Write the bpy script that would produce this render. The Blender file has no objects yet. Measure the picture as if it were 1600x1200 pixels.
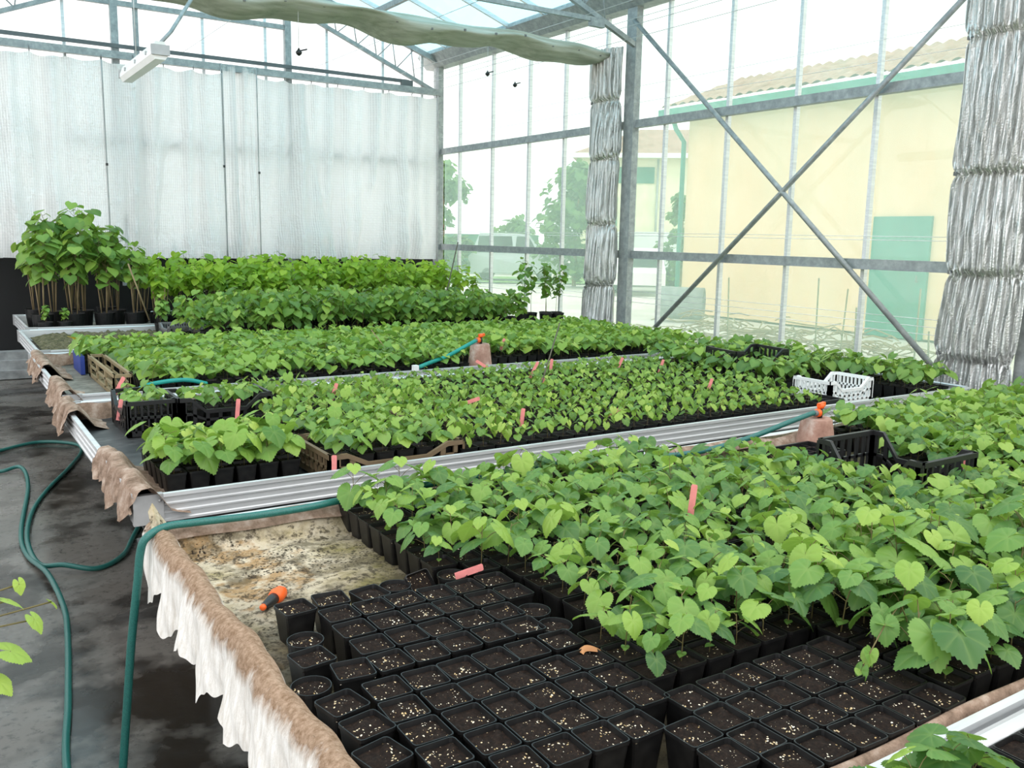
import bpy, math, random
import numpy as np
from math import sin, cos, pi, radians as rad
from mathutils import Vector, Matrix

C = bpy.context.scene.collection
sc = bpy.context.scene
R = random.Random(7)

# ---------------------------------------------------------------- camera, sky, exposure
F_PX = 1393.5                                  # focal length in pixels of a 1600 px wide frame
yaw, pitch, roll = rad(33.185), rad(-9.358), rad(1.108)
fw = Vector((sin(yaw)*cos(pitch), cos(yaw)*cos(pitch), sin(pitch)))
rt = fw.cross(Vector((0, 0, 1))).normalized(); up = rt.cross(fw)
cr, sr = cos(roll), sin(roll)
right, upv = cr*rt + sr*up, -sr*rt + cr*up
cam_d = bpy.data.cameras.new('camera'); cam = bpy.data.objects.new('camera', cam_d); C.objects.link(cam)
cam.matrix_world = Matrix(((right.x, upv.x, -fw.x, 0), (right.y, upv.y, -fw.y, 0), (right.z, upv.z, -fw.z, 1.8), (0, 0, 0, 1)))
cam_d.sensor_fit = 'HORIZONTAL'; cam_d.sensor_width = 36; cam_d.lens = 36*F_PX/1600
cam_d.clip_start = .05; cam_d.clip_end = 400
sc.camera = cam

world = bpy.data.worlds.new('overcast_sky'); sc.world = world; world.use_nodes = True
bg = world.node_tree.nodes['Background']
bg.inputs[0].default_value = (.97, .985, 1, 1); bg.inputs[1].default_value = 1.95
sun_d = bpy.data.lights.new('overcast_sun', 'SUN'); sun_d.energy = .9; sun_d.angle = rad(60); sun_d.color = (1, .98, .94)
sun = bpy.data.objects.new('overcast_sun', sun_d); C.objects.link(sun); sun.rotation_euler = (rad(28), rad(18), 0)
vs = sc.view_settings
vs.view_transform = 'Standard'; vs.look = 'None'; vs.gamma = 1; vs.exposure = 0.08; vs.use_curve_mapping = False
try:
    sc.cycles.transparent_max_bounces = 16
    sc.cycles.max_bounces = 8
except Exception:
    pass

# ---------------------------------------------------------------- helpers: materials
def sock(node, *names):
    for n in names:
        if n in node.inputs: return node.inputs[n]

class Mat:
    def __init__(s, name, col=(.5, .5, .5), rough=.6, metal=0., spec=.4):
        s.m = bpy.data.materials.new(name); s.m.use_nodes = True
        s.nt = s.m.node_tree; s.b = s.nt.nodes['Principled BSDF']; s.out = s.nt.nodes['Material Output']
        s.b.inputs['Base Color'].default_value = (*col, 1); s.b.inputs['Roughness'].default_value = rough
        s.b.inputs['Metallic'].default_value = metal
        i = sock(s.b, 'Specular IOR Level', 'Specular')
        if i: i.default_value = spec
        s.m.diffuse_color = (*col, 1)
    def n(s, t, **k):
        o = s.nt.nodes.new(t)
        for a, v in k.items(): setattr(o, a, v)
        return o
    def l(s, a, b): s.nt.links.new(a, b)
    def coord(s, scale=(1, 1, 1), kind='Object'):
        tc = s.n('ShaderNodeTexCoord'); mp = s.n('ShaderNodeMapping'); mp.inputs['Scale'].default_value = scale
        s.l(tc.outputs[kind], mp.inputs[0]); return mp.outputs[0]
    def noise(s, scale=5, detail=4, rough=.55, vec=None, w=None):
        o = s.n('ShaderNodeTexNoise'); o.inputs['Scale'].default_value = scale; o.inputs['Detail'].default_value = detail
        o.inputs['Roughness'].default_value = rough
        if w is not None: o.noise_dimensions = '4D'; s.l(w, o.inputs['W'])
        s.l(vec if vec is not None else s.coord(), o.inputs['Vector']); return o.outputs[0]
    def ramp(s, fac, stops):
        o = s.n('ShaderNodeValToRGB'); e = o.color_ramp.elements
        while len(e) < len(stops): e.new(.5)
        for x, (p, c) in zip(e, stops): x.position = p; x.color = (*c, 1) if len(c) == 3 else c
        s.l(fac, o.inputs[0]); return o.outputs[0]
    def mix(s, fac, a, b, blend='MIX'):
        o = s.n('ShaderNodeMixRGB', blend_type=blend)
        for v, i in ((fac, 0), (a, 1), (b, 2)):
            if hasattr(v, 'is_linked'): s.l(v, o.inputs[i])
            else: o.inputs[i].default_value = v if i == 0 else (*v, 1)
        return o.outputs[0]
    def math(s, op, a, b=0.):
        o = s.n('ShaderNodeMath', operation=op)
        for v, i in ((a, 0), (b, 1)):
            if hasattr(v, 'is_linked'): s.l(v, o.inputs[i])
            else: o.inputs[i].default_value = v
        return o.outputs[0]
    def attr(s, name):
        o = s.n('ShaderNodeAttribute'); o.attribute_name = name; return o.outputs['Fac']
    def sep(s, vec):
        o = s.n('ShaderNodeSeparateXYZ'); s.l(vec, o.inputs[0]); return o.outputs
    def base(s, c): s.l(c, s.b.inputs['Base Color']); return s
    def bump(s, h, strength=.4, dist=.01):
        o = s.n('ShaderNodeBump'); o.inputs['Strength'].default_value = strength; o.inputs['Distance'].default_value = dist
        s.l(h, o.inputs['Height']); s.l(o.outputs[0], s.b.inputs['Normal']); return s
    def rnd(s): return s.n('ShaderNodeObjectInfo').outputs['Random']

MT = {}
def simple(name, col, rough=.6, metal=0., spec=.4, var=.15, scale=8):
    m = Mat(name, col, rough, metal, spec)
    f = m.noise(scale, 5)
    m.base(m.ramp(f, [(.3, tuple(c*(1-var) for c in col)), (.7, tuple(min(1, c*(1+var)) for c in col))]))
    MT[name] = m.m; return m

def leaf_mat(name, stops, trans=.35):
    m = Mat(name, (.1, .25, .04), .42, 0, .35)
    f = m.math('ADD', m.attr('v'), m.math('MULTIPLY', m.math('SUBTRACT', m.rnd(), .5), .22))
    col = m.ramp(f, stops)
    col = m.mix(m.math('MULTIPLY', m.attr('vein'), .22), col, (.42, .55, .16))
    m.base(col)
    n = m.noise(60, 2); m.bump(n, .25, .004)
    t = m.n('ShaderNodeBsdfTranslucent'); m.l(m.mix(.5, col, (.35, .55, .06)), t.inputs[0])
    x = m.n('ShaderNodeMixShader'); x.inputs[0].default_value = trans
    m.l(m.b.outputs[0], x.inputs[1]); m.l(t.outputs[0], x.inputs[2]); m.l(x.outputs[0], m.out.inputs[0])
    MT[name] = m.m

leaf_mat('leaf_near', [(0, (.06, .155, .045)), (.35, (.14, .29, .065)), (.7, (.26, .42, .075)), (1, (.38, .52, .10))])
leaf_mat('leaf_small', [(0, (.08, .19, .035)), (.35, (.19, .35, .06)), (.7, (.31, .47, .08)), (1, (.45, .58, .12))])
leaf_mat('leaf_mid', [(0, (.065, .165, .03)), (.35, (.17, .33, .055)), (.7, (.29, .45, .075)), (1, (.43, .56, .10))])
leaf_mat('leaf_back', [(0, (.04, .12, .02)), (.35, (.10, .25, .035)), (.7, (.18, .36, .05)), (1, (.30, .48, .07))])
leaf_mat('leaf_bright', [(0, (.16, .32, .03)), (.35, (.32, .52, .045)), (.7, (.46, .66, .06)), (1, (.58, .74, .09))], .5)  # albedo raised to carry the curtain's backlight on the back row
leaf_mat('leaf_tree', [(0, (.015, .07, .02)), (.5, (.05, .16, .04)), (1, (.14, .28, .06))])
simple('stem', (.16, .13, .05), .6); simple('cane', (.30, .22, .12), .7)
simple('dark_stick', (.10, .085, .06), .7)

m = Mat('pot_plastic', (.012, .012, .013), .42, 0, .4); m.base(m.ramp(m.noise(30, 4), [(.35, (.004, .004, .0045)), (.75, (.014, .0135, .013))])); MT['pot'] = m.m
def soil_mat(name, w):
    m = Mat(name, (.03, .02, .014), .95, 0, .2)
    vec = m.coord(); r = m.rnd()
    off = m.n('ShaderNodeVectorMath', operation='ADD'); m.l(vec, off.inputs[0])
    cmb = m.n('ShaderNodeCombineXYZ'); m.l(m.math('MULTIPLY', r, 37.), cmb.inputs[0]); m.l(m.math('MULTIPLY', r, 91.), cmb.inputs[1]); m.l(cmb.outputs[0], off.inputs[1])
    v = off.outputs[0]
    dirt = m.ramp(m.noise(110, 6, .7, v), [(.3, (.005, .0033, .0025)), (.55, (.016, .010, .007)), (.75, (.044, .026, .017))])
    vo = m.n('ShaderNodeTexVoronoi'); vo.inputs['Scale'].default_value = 150; m.l(v, vo.inputs['Vector'])
    clus = m.ramp(m.noise(28, 2, .5, v), [(.42, (.08, .08, .08)), (.66, (.42, .42, .42))])
    dot = m.math('LESS_THAN', vo.outputs['Distance'], clus)
    sel = m.sep(vo.outputs['Color'])
    keep = m.math('MULTIPLY', dot, m.math('GREATER_THAN', sel[0], w))
    grain = m.mix(sel[1], (.55, .38, .16), (.85, .80, .66))
    m.base(m.mix(keep, dirt, grain)); m.bump(m.noise(160, 5, .7, v), .8, .004)
    MT[name] = m.m
soil_mat('soil', .55)
soil_mat('soil_plain', .86)

m = Mat('aluminium', (.72, .73, .74), .42, .55, .5); m.base(m.ramp(m.noise(3, 5, .6, m.coord((.6, 6, 20))), [(.3, (.60, .61, .62)), (.7, (.80, .81, .82))])); MT['alu'] = m.m
simple('bracket', (.42, .42, .42), .5, .3)
m = Mat('galvanised', (.34, .36, .36), .55, .45, .5); m.base(m.ramp(m.noise(14, 6, .7), [(.3, (.24, .26, .265)), (.55, (.36, .38, .385)), (.75, (.50, .52, .52))])); MT['galv'] = m.m
simple('dark_steel', (.13, .14, .145), .55, .4)
simple('wire', (.55, .56, .56), .5, .3); simple('white_cord', (.8, .8, .8), .6)

# fleece mats: cream cloth stained with algae, grit and brown rims; shade among the pots is painted in too
m = Mat('fleece', (.6, .54, .44), .95, 0, .15)
n1 = m.noise(3.2, 7, .65); n2 = m.noise(9, 6, .7)
c = m.ramp(n1, [(.30, (.10, .10, .04)), (.40, (.26, .22, .09)), (.48, (.44, .37, .24)), (.56, (.56, .49, .37)), (.62, (.36, .23, .11)), (.72, (.50, .43, .30))])
c = m.mix(m.ramp(n2, [(.46, (0, 0, 0)), (.60, (.75, .75, .75))]), c, (.09, .072, .04))
c = m.mix(m.ramp(m.noise(34, 5, .7), [(.52, (0, 0, 0)), (.60, (.8, .8, .8))]), c, (.035, .026, .018))
vo = m.n('ShaderNodeTexVoronoi'); vo.inputs['Scale'].default_value = 85; m.l(m.coord(), vo.inputs['Vector'])
sp = m.math('MULTIPLY', m.math('LESS_THAN', vo.outputs['Distance'], .34), m.ramp(m.noise(5, 5, .7), [(.50, (0, 0, 0)), (.60, (1, 1, 1))]))
c = m.mix(sp, c, (.03, .022, .015))
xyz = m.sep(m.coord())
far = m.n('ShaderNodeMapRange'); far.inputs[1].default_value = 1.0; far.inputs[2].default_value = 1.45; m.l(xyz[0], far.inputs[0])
c = m.mix(m.math('MULTIPLY', far.outputs[0], .85), c, (.06, .055, .03))  # shade under the crowded pots painted into the cloth colour
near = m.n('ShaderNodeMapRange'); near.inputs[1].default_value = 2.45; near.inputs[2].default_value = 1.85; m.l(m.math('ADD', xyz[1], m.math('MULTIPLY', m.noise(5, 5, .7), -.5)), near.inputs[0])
c = m.mix(m.math('MULTIPLY', near.outputs[0], .8), c, (.035, .03, .02))  # spilled soil near the loose pots, plus painted shade in their gaps
m.base(c); m.bump(m.noise(90, 5, .7), .6, .006); MT['fleece'] = m.m
m = Mat('fleece_drape', (.7, .66, .6), .95, 0, .15)
xyz = m.sep(m.coord())
zz = m.math('ADD', xyz[2], m.math('MULTIPLY', m.math('SUBTRACT', m.noise(6, 6, .7, m.coord((3, 3, .5))), .5), .12))
fib = m.ramp(m.noise(60, 5, .7, m.coord((1, 1, .12))), [(.3, (.62, .58, .52)), (.6, (.86, .84, .80))])
br = m.ramp(m.noise(70, 4, .7), [(.35, (.20, .125, .075)), (.65, (.38, .27, .19))])
f = m.n('ShaderNodeMapRange'); f.inputs[1].default_value = .765; f.inputs[2].default_value = .805; m.l(zz, f.inputs[0])
m.base(m.mix(f.outputs[0], fib, br)); m.bump(m.noise(120, 5, .7, m.coord((1, 1, .3))), .7, .006); MT['drape'] = m.m
m = Mat('fleece_brown', (.3, .2, .14), .95, 0, .15)
m.base(m.ramp(m.noise(14, 7, .7), [(.3, (.12, .08, .055)), (.5, (.30, .21, .155)), (.7, (.50, .40, .33))])); m.bump(m.noise(110, 5, .7), .7, .006); MT['fleece_brown'] = m.m
m = Mat('mat_black', (.03, .03, .032), .45, 0, .5)
m.base(m.ramp(m.noise(6, 7, .7, m.coord((1, 3, 1))), [(.4, (.014, .015, .016)), (.6, (.05, .052, .052)), (.75, (.16, .16, .15))])); MT['mat_black'] = m.m
m = Mat('mat_grey', (.25, .24, .2), .9); m.base(m.ramp(m.noise(7, 7, .7), [(.35, (.10, .10, .08)), (.6, (.24, .23, .20)), (.75, (.38, .36, .31))])); MT['mat_grey'] = m.m
m = Mat('dried_moss', (.2, .18, .12), .95); m.base(m.ramp(m.noise(22, 7, .75), [(.35, (.045, .038, .028)), (.5, (.13, .12, .055)), (.62, (.22, .18, .12)), (.75, (.36, .33, .27))])); m.bump(m.noise(60, 5), 1., .02); MT['moss'] = m.m

# floor: concrete with wet sheen and dark damp patches
m = Mat('wet_concrete', (.06, .057, .052), .3, 0, .5)
p1 = m.noise(1.1, 5, .6); p2 = m.noise(26, 6, .7)
damp = m.ramp(p1, [(.44, (0, 0, 0)), (.52, (1, 1, 1))])
c = m.mix(damp, (.026, .021, .016), (.150, .138, .122))
c = m.mix(m.ramp(p2, [(.52, (0, 0, 0)), (.66, (.7, .7, .7))]), c, (.03, .028, .026))
m.base(c)
r_ = m.ramp(m.noise(2.3, 5, .6), [(.4, (.13, .13, .13)), (.62, (.42, .42, .42))]); m.l(r_, m.b.inputs['Roughness'])
m.bump(p2, .12, .004); MT['floor'] = m.m
m = Mat('concrete', (.36, .37, .37), .8); m.base(m.ramp(m.noise(9, 6), [(.3, (.20, .21, .21)), (.7, (.38, .39, .39))])); MT['concrete'] = m.m
simple('black_sheet', (.006, .006, .007), .5)
m = Mat('yard', (.62, .58, .52), .9); m.base(m.ramp(m.noise(.7, 6, .6), [(.3, (.52, .48, .42)), (.7, (.74, .70, .64))])); MT['yard'] = m.m
simple('lawn', (.22, .36, .12), .9, scale=3)

# thin dusty glass: lets most light through, a veil of dust on it
def glass(name, tint, veil, gloss=.05, dust=(.60, .87, .76)):
    m = Mat(name)
    t = m.n('ShaderNodeBsdfTransparent'); t.inputs[0].default_value = (*tint, 1)
    d = m.n('ShaderNodeBsdfTranslucent'); d.inputs[0].default_value = (*dust, 1)
    g = m.n('ShaderNodeBsdfGlossy'); g.inputs['Roughness'].default_value = .02
    a = m.n('ShaderNodeMixShader')
    f = m.ramp(m.noise(2.2, 6, .65, m.coord((1, 1.2, .4))), [(.3, (veil*.85,)*3), (.7, (veil*1.15,)*3)])
    m.l(f, a.inputs[0]); m.l(t.outputs[0], a.inputs[1]); m.l(d.outputs[0], a.inputs[2])
    b = m.n('ShaderNodeMixShader'); b.inputs[0].default_value = gloss
    m.l(a.outputs[0], b.inputs[1]); m.l(g.outputs[0], b.inputs[2]); m.l(b.outputs[0], m.out.inputs[0]); MT[name] = m.m
glass('glass_wall', (.95, .985, .965), .21, .03)
glass('glass_gable', (.97, .985, .98), .15, .04, (.95, .96, .95))
glass('glass_roof', (.66, .86, .91), .10, .03, (.8, .92, .95))

# thermal curtain: white reflective woven sheet, some light comes through
m = Mat('curtain', (.80, .81, .81), .34, .75, .4)
wv = m.n('ShaderNodeTexWave'); wv.inputs['Scale'].default_value = 13; wv.inputs['Distortion'].default_value = .6; m.l(m.coord(), wv.inputs['Vector'])
wh = m.n('ShaderNodeTexWave', bands_direction='Z'); wh.inputs['Scale'].default_value = 9; wh.inputs['Distortion'].default_value = 1.; m.l(m.coord(), wh.inputs['Vector'])
hh = m.math('ADD', wv.outputs['Fac'], m.math('MULTIPLY', wh.outputs['Fac'], .3))
m.base(m.ramp(m.math('MULTIPLY', hh, .6), [(.0, (.72, .722, .722)), (.6, (.97, .968, .962))])); m.bump(m.math('ADD', m.math('MULTIPLY', hh, .5), m.math('ADD', m.math('MULTIPLY', m.noise(9, 5, .6), 5.), m.math('MULTIPLY', m.noise(24, 4, .6, m.coord((1, 1, 4))), 2.))), .7, .018)
t = m.n('ShaderNodeBsdfTranslucent'); t.inputs[0].default_value = (.95, .96, .96, 1)
x = m.n('ShaderNodeMixShader'); x.inputs[0].default_value = .42
m.l(m.b.outputs[0], x.inputs[1]); m.l(t.outputs[0], x.inputs[2]); m.l(x.outputs[0], m.out.inputs[0]); MT['curtain'] = m.m
m = Mat('foil', (.74, .74, .73), .34, .75, .5)
hz = m.noise(70, 3, .6); wv = m.n('ShaderNodeTexWave', bands_direction='Y'); wv.inputs['Scale'].default_value = 14; wv.inputs['Distortion'].default_value = 5; wv.inputs['Detail'].default_value = 3
m.l(m.coord((1, 1, .25)), wv.inputs['Vector'])
m.base(m.ramp(wv.outputs['Fac'], [(.1, (.52, .52, .50)), (.7, (.80, .80, .79))])); m.bump(m.math('ADD', hz, wv.outputs['Fac']), .6, .015); MT['foil'] = m.m
m = Mat('shade_cloth', (.44, .47, .40), .85); m.base(m.ramp(m.noise(5, 5, .6, m.coord((.4, 2, 8))), [(.3, (.30, .33, .26)), (.7, (.56, .58, .52))])); MT['shade_cloth'] = m.m

m = Mat('hose_green', (.012, .12, .10), .4, 0, .5); MT['hose'] = m.m
vo = m.n('ShaderNodeTexVoronoi'); vo.inputs['Scale'].default_value = 260; m.l(m.coord(), vo.inputs['Vector'])
m.base(m.ramp(vo.outputs['Distance'], [(.1, (.006, .075, .065)), (.6, (.016, .135, .115))]))
simple('hose_teal', (.01, .26, .22), .4)
simple('orange', (.85, .13, .02), .4); simple('black_plastic', (.014, .014, .015), .4, spec=.5)
simple('grey_plastic', (.16, .16, .16), .5); simple('white_plastic', (.82, .83, .82), .45, var=.05); simple('brown_plastic', (.15, .105, .06), .55)
simple('pink', (.80, .27, .26), .5, var=.12, scale=30); simple('yellow', (.85, .62, .03), .5); simple('blue', (.03, .06, .30), .5)
m = Mat('terracotta', (.4, .22, .16), .9); m.base(m.ramp(m.noise(9, 6, .65), [(.3, (.22, .11, .08)), (.5, (.36, .21, .16)), (.7, (.56, .46, .40))])); MT['terracotta'] = m.m
simple('wood', (.26, .20, .11), .8, scale=20); simple('lamp_white', (.74, .74, .70), .5, var=.05); simple('lamp_clear', (.86, .87, .86), .25, var=.03)
simple('dry_leaf', (.42, .20, .08), .7)
m = Mat('ochre_wall', (.86, .66, .36), .9); m.base(m.ramp(m.noise(.8, 6, .65), [(.3, (.80, .55, .33)), (.7, (.92, .66, .44))])); MT['ochre'] = m.m
simple('door_green', (.02, .22, .16), .6, scale=2); simple('gutter_green', (.03, .25, .20), .5)
m = Mat('roof_tile', (.6, .36, .26), .9); m.base(m.ramp(m.noise(3, 6, .7), [(.3, (.26, .14, .10)), (.7, (.52, .32, .25))])); MT['tile'] = m.m
simple('pale_wall', (.88, .80, .58), .9, scale=1); simple('white_paint', (.85, .86, .86), .5, var=.03); simple('car_silver', (.55, .58, .60), .3, .3, var=.03)
simple('car_window', (.02, .03, .035), .1); simple('tyre', (.02, .02, .02), .8); simple('shutter', (.05, .20, .15), .6); simple('fence_green', (.05, .16, .10), .7)

# ---------------------------------------------------------------- helpers: geometry
class MB:
    def __init__(s): s.v = []; s.f = []; s.m = []; s.a = []; s.n = []; s.sm = []
    def add(s, v, f, m=0, a=.5, n=0., smooth=False):
        o = len(s.v); k = len(v)
        s.v.extend([tuple(p) for p in v])
        s.f.extend([tuple(o+i for i in q) for q in f])
        s.m.extend(m if isinstance(m, (list, tuple)) else [m]*len(f)); s.sm.extend([smooth]*len(f))
        s.a.extend(a if hasattr(a, '__len__') else [a]*k); s.n.extend(n if hasattr(n, '__len__') else [n]*k)
        return s
    def box(s, c, d, m=0, rz=0., M=None):
        hx, hy, hz = d[0]/2, d[1]/2, d[2]/2
        v = [Vector((x, y, z)) for x in (-hx, hx) for y in (-hy, hy) for z in (-hz, hz)]
        if rz: v = [Matrix.Rotation(rz, 3, 'Z') @ p for p in v]
        if M: v = [M @ p for p in v]
        return s.add([p + Vector(c) for p in v], [(0, 1, 3, 2), (4, 6, 7, 5), (0, 4, 5, 1), (2, 3, 7, 6), (0, 2, 6, 4), (1, 5, 7, 3)], m)
    def bar(s, p, q, w, h=None, m=0):
        p, q = Vector(p), Vector(q); d = (q-p); L = d.length; d.normalize(); h = h or w
        u = d.cross(Vector((0, 0, 1)))
        u = Vector((1, 0, 0)) if u.length < 1e-4 else u.normalized()
        w_ = u.cross(d)
        v = [b + u*(x*w/2) + w_*(z*h/2) for b in (p, q) for x, z in ((-1, -1), (1, -1), (1, 1), (-1, 1))]
        return s.add(v, [(0, 1, 2, 3), (7, 6, 5, 4), (0, 4, 5, 1), (1, 5, 6, 2), (2, 6, 7, 3), (3, 7, 4, 0)], m)
    def tube(s, pts, r, n=8, m=0, a=.5, cap=True):
        P = [Vector(p) for p in pts]; k = len(P); rs = r if hasattr(r, '__len__') else [r]*k
        u = None; V = []
        for i in range(k):
            d = (P[min(i+1, k-1)] - P[max(i-1, 0)]).normalized()
            if u is None:
                u = d.cross(Vector((0, 0, 1)))
                if u.length < 1e-3: u = Vector((1, 0, 0))
            u = (u - d*u.dot(d)).normalized(); w = d.cross(u)
            V += [P[i] + (u*cos(2*pi*j/n) + w*sin(2*pi*j/n))*rs[i] for j in range(n)]
        F = [(i*n+j, i*n+(j+1) % n, (i+1)*n+(j+1) % n, (i+1)*n+j) for i in range(k-1) for j in range(n)]
        if cap: F += [tuple(range(n-1, -1, -1)), tuple((k-1)*n+j for j in range(n))]
        return s.add(V, F, m, a, 0., True)
    def lathe(s, prof, n=20, c=(0, 0, 0), m=0, M=None):
        V = [Vector((r*cos(2*pi*j/n), r*sin(2*pi*j/n), z)) for r, z in prof for j in range(n)]
        if M: V = [M @ v for v in V]
        V = [v + Vector(c) for v in V]; k = len(prof)
        F = [(i*n+j, i*n+(j+1) % n, (i+1)*n+(j+1) % n, (i+1)*n+j) for i in range(k-1) for j in range(n)]
        F += [tuple(range(n-1, -1, -1)), tuple((k-1)*n+j for j in range(n))]
        return s.add(V, F, m, smooth=True)
    def extrude(s, prof, p, q, side, m=0, cap=True):
        """profile of (outward, up) points swept from p to q; side is the outward direction"""
        p, q, o = Vector(p), Vector(q), Vector(side); k = len(prof)
        V = [b + o*x + Vector((0, 0, z)) for b in (p, q) for x, z in prof]
        F = [(i, (i+1) % k, k+(i+1) % k, k+i) for i in range(k)]
        if cap: F += [tuple(range(k-1, -1, -1)), tuple(range(k, 2*k))]
        return s.add(V, F, m)
    def grid(s, fn, nu, nv, m=0, smooth=True):
        V = [fn(i/nu, j/nv) for i in range(nu+1) for j in range(nv+1)]; w = nv+1
        return s.add(V, [(i*w+j, (i+1)*w+j, (i+1)*w+j+1, i*w+j+1) for i in range(nu) for j in range(nv)], m, smooth=smooth)
    def mesh(s, name, mats):
        me = bpy.data.meshes.new(name); me.from_pydata(s.v, [], s.f)
        for x in (mats if isinstance(mats, (list, tuple)) else [mats]): me.materials.append(MT[x])
        me.polygons.foreach_set('material_index', s.m); me.polygons.foreach_set('use_smooth', s.sm)
        for nm, d in (('v', s.a), ('vein', s.n)):
            me.attributes.new(nm, 'FLOAT', 'POINT').data.foreach_set('value', d)
        me.update(); return me
    def build(s, name, mats, parent=None):
        return link(name, s.mesh(name, mats), parent)

def link(name, me, parent=None):
    o = bpy.data.objects.new(name, me); C.objects.link(o)
    if parent: o.parent = parent
    return o
def tag(o, label=None, cat=None, group=None, kind=None):
    for k, v in (('label', label), ('category', cat), ('group', group), ('kind', kind)):
        if v: o[k] = v
    return o
def thing(name, label, cat, loc=(0, 0, 0), rz=0., group=None):
    o = bpy.data.objects.new(name, None); o.empty_display_size = .05; C.objects.link(o)
    o.location = loc; o.rotation_euler = (0, 0, rz); return tag(o, label, cat, group)
def struct(o, label=None): return tag(o, label, None, None, 'structure')
def copy_tree(root, loc, rz=0., label=None, scale=None, tilt=None):
    r = root.copy(); C.objects.link(r); r.location = loc; r.rotation_euler = ((tilt or (0, 0))[0], (tilt or (0, 0))[1], rz)
    if scale: r.scale = scale if hasattr(scale, '__len__') else (scale,)*3
    if label: r['label'] = label
    for ch in root.children:
        c = ch.copy(); C.objects.link(c); c.parent = r
        for g in ch.children:
            d = g.copy(); C.objects.link(d); d.parent = c
    return r
ORD = ['', 'first', 'second', 'third', 'fourth', 'fifth', 'sixth', 'seventh', 'eighth', 'ninth', 'tenth', 'eleventh', 'twelfth', 'thirteenth', 'fourteenth', 'fifteenth', 'sixteenth',
       'seventeenth', 'eighteenth', 'nineteenth', 'twentieth'] + ['twenty-'+w for w in 'first second third fourth fifth sixth seventh eighth ninth'.split()] + ['thirtieth']

# ---------------------------------------------------------------- plants
def leaf_template(nt, rings, saw):
    ths = [-pi*.97 + 2*pi*.97*i/(nt-1) for i in range(nt)]
    ka = [0, 22, 42, 58, 78, 100, 125, 150, 165, 176]
    kr = [.63, .52, .47, .51, .47, .465, .45, .42, .33, .10]
    V = [(0, 0, 0)]; N = [1.]; F = []
    for k in range(1, rings+1):
        t = k/rings
        for i, th in enumerate(ths):
            a = abs(math.degrees(th)); r = float(np.interp(a, ka, kr))
            if k == rings and saw and 0 < i < nt-1: r *= 1 + (.042 if i % 2 else -.028)
            x, y = .93*r*t*sin(th), r*t*cos(th)*(1.06 if abs(th) < 1 else 1)
            vd = min(abs(a-q) for q in (0, 52, 104, 150))
            puff = .022*min(1, vd/20)*sin(pi*min(t, .95))
            z = -.38*(x*x+y*y) + .10*abs(x) + puff
            V.append((x, y, z)); N.append(max(0, 1-vd/7.)*(1-.5*t))
    for i in range(nt-1):
        F.append((0, 1+i+1, 1+i))
        for k in range(rings-1):
            a = 1+k*nt+i; F.append((a, a+1, a+nt+1, a+nt))
    return np.array(V), F, N
LEAF_HI = leaf_template(69, 3, True)
LEAF_MID = leaf_template(21, 2, True)
LEAF_LO = leaf_template(11, 1, False)

def put_leaf(mb, T, base, az, pitch, roll_, size, a, m=0):
    """tip points along az; pitch < 0 droops"""
    M = Matrix.Rotation(az - pi/2, 3, 'Z') @ Matrix.Rotation(pitch, 3, 'X') @ Matrix.Rotation(roll_, 3, 'Y')
    V = T[0]*size @ np.array(M.transposed()) + np.array(base)
    mb.add(V, T[1], m, min(1, max(0, a)), T[2], True)

def grow(r, h, nl, ls, T, spread=1., lo=.25, bright=.45, droop=(12, 50), stem_r=.0016, leafm=0, mbL=None, mbS=None, at=(0, 0, 0), stems=True, sides=5, cot=False):
    """one stemmed vine plant into mesh builders for leaves and stems"""
    ax, ay, az0 = at; bend = r.uniform(0, 2*pi); bl = r.uniform(0, .16)*h
    pt = lambda t: Vector((ax + cos(bend)*bl*t*t, ay + sin(bend)*bl*t*t, az0 + h*t))
    if stems: mbS.tube([pt(t) for t in (0, .5, 1)], [stem_r, stem_r*.8, stem_r*.5], sides)
    az = r.uniform(0, 2*pi)
    for i in range(nl):
        t = lo + (1-lo)*(i+.6)/nl; az += 2.4 + r.uniform(-.5, .5)
        top = i >= nl-1
        s = ls*(r.uniform(.75, 1.15) if not top else r.uniform(.4, .75))
        pl = s*r.uniform(.35, .75)*spread; el = rad(r.uniform(10, 55))
        b = pt(t); e = b + Vector((cos(az)*cos(el), sin(az)*cos(el), sin(el)))*pl
        if stems: mbS.tube([b, b.lerp(e, .5) + Vector((0, 0, .1*pl)), e], stem_r*.6, 4 if sides > 3 else 3, cap=False)
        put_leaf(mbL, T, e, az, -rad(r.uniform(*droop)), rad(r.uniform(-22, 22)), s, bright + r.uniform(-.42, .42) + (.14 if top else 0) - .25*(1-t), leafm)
    if cot:
        for k in (0, 1):
            put_leaf(mbL, LEAF_LO, pt(.22), az+k*pi, -.1, 0, ls*.3, .4, leafm)

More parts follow.
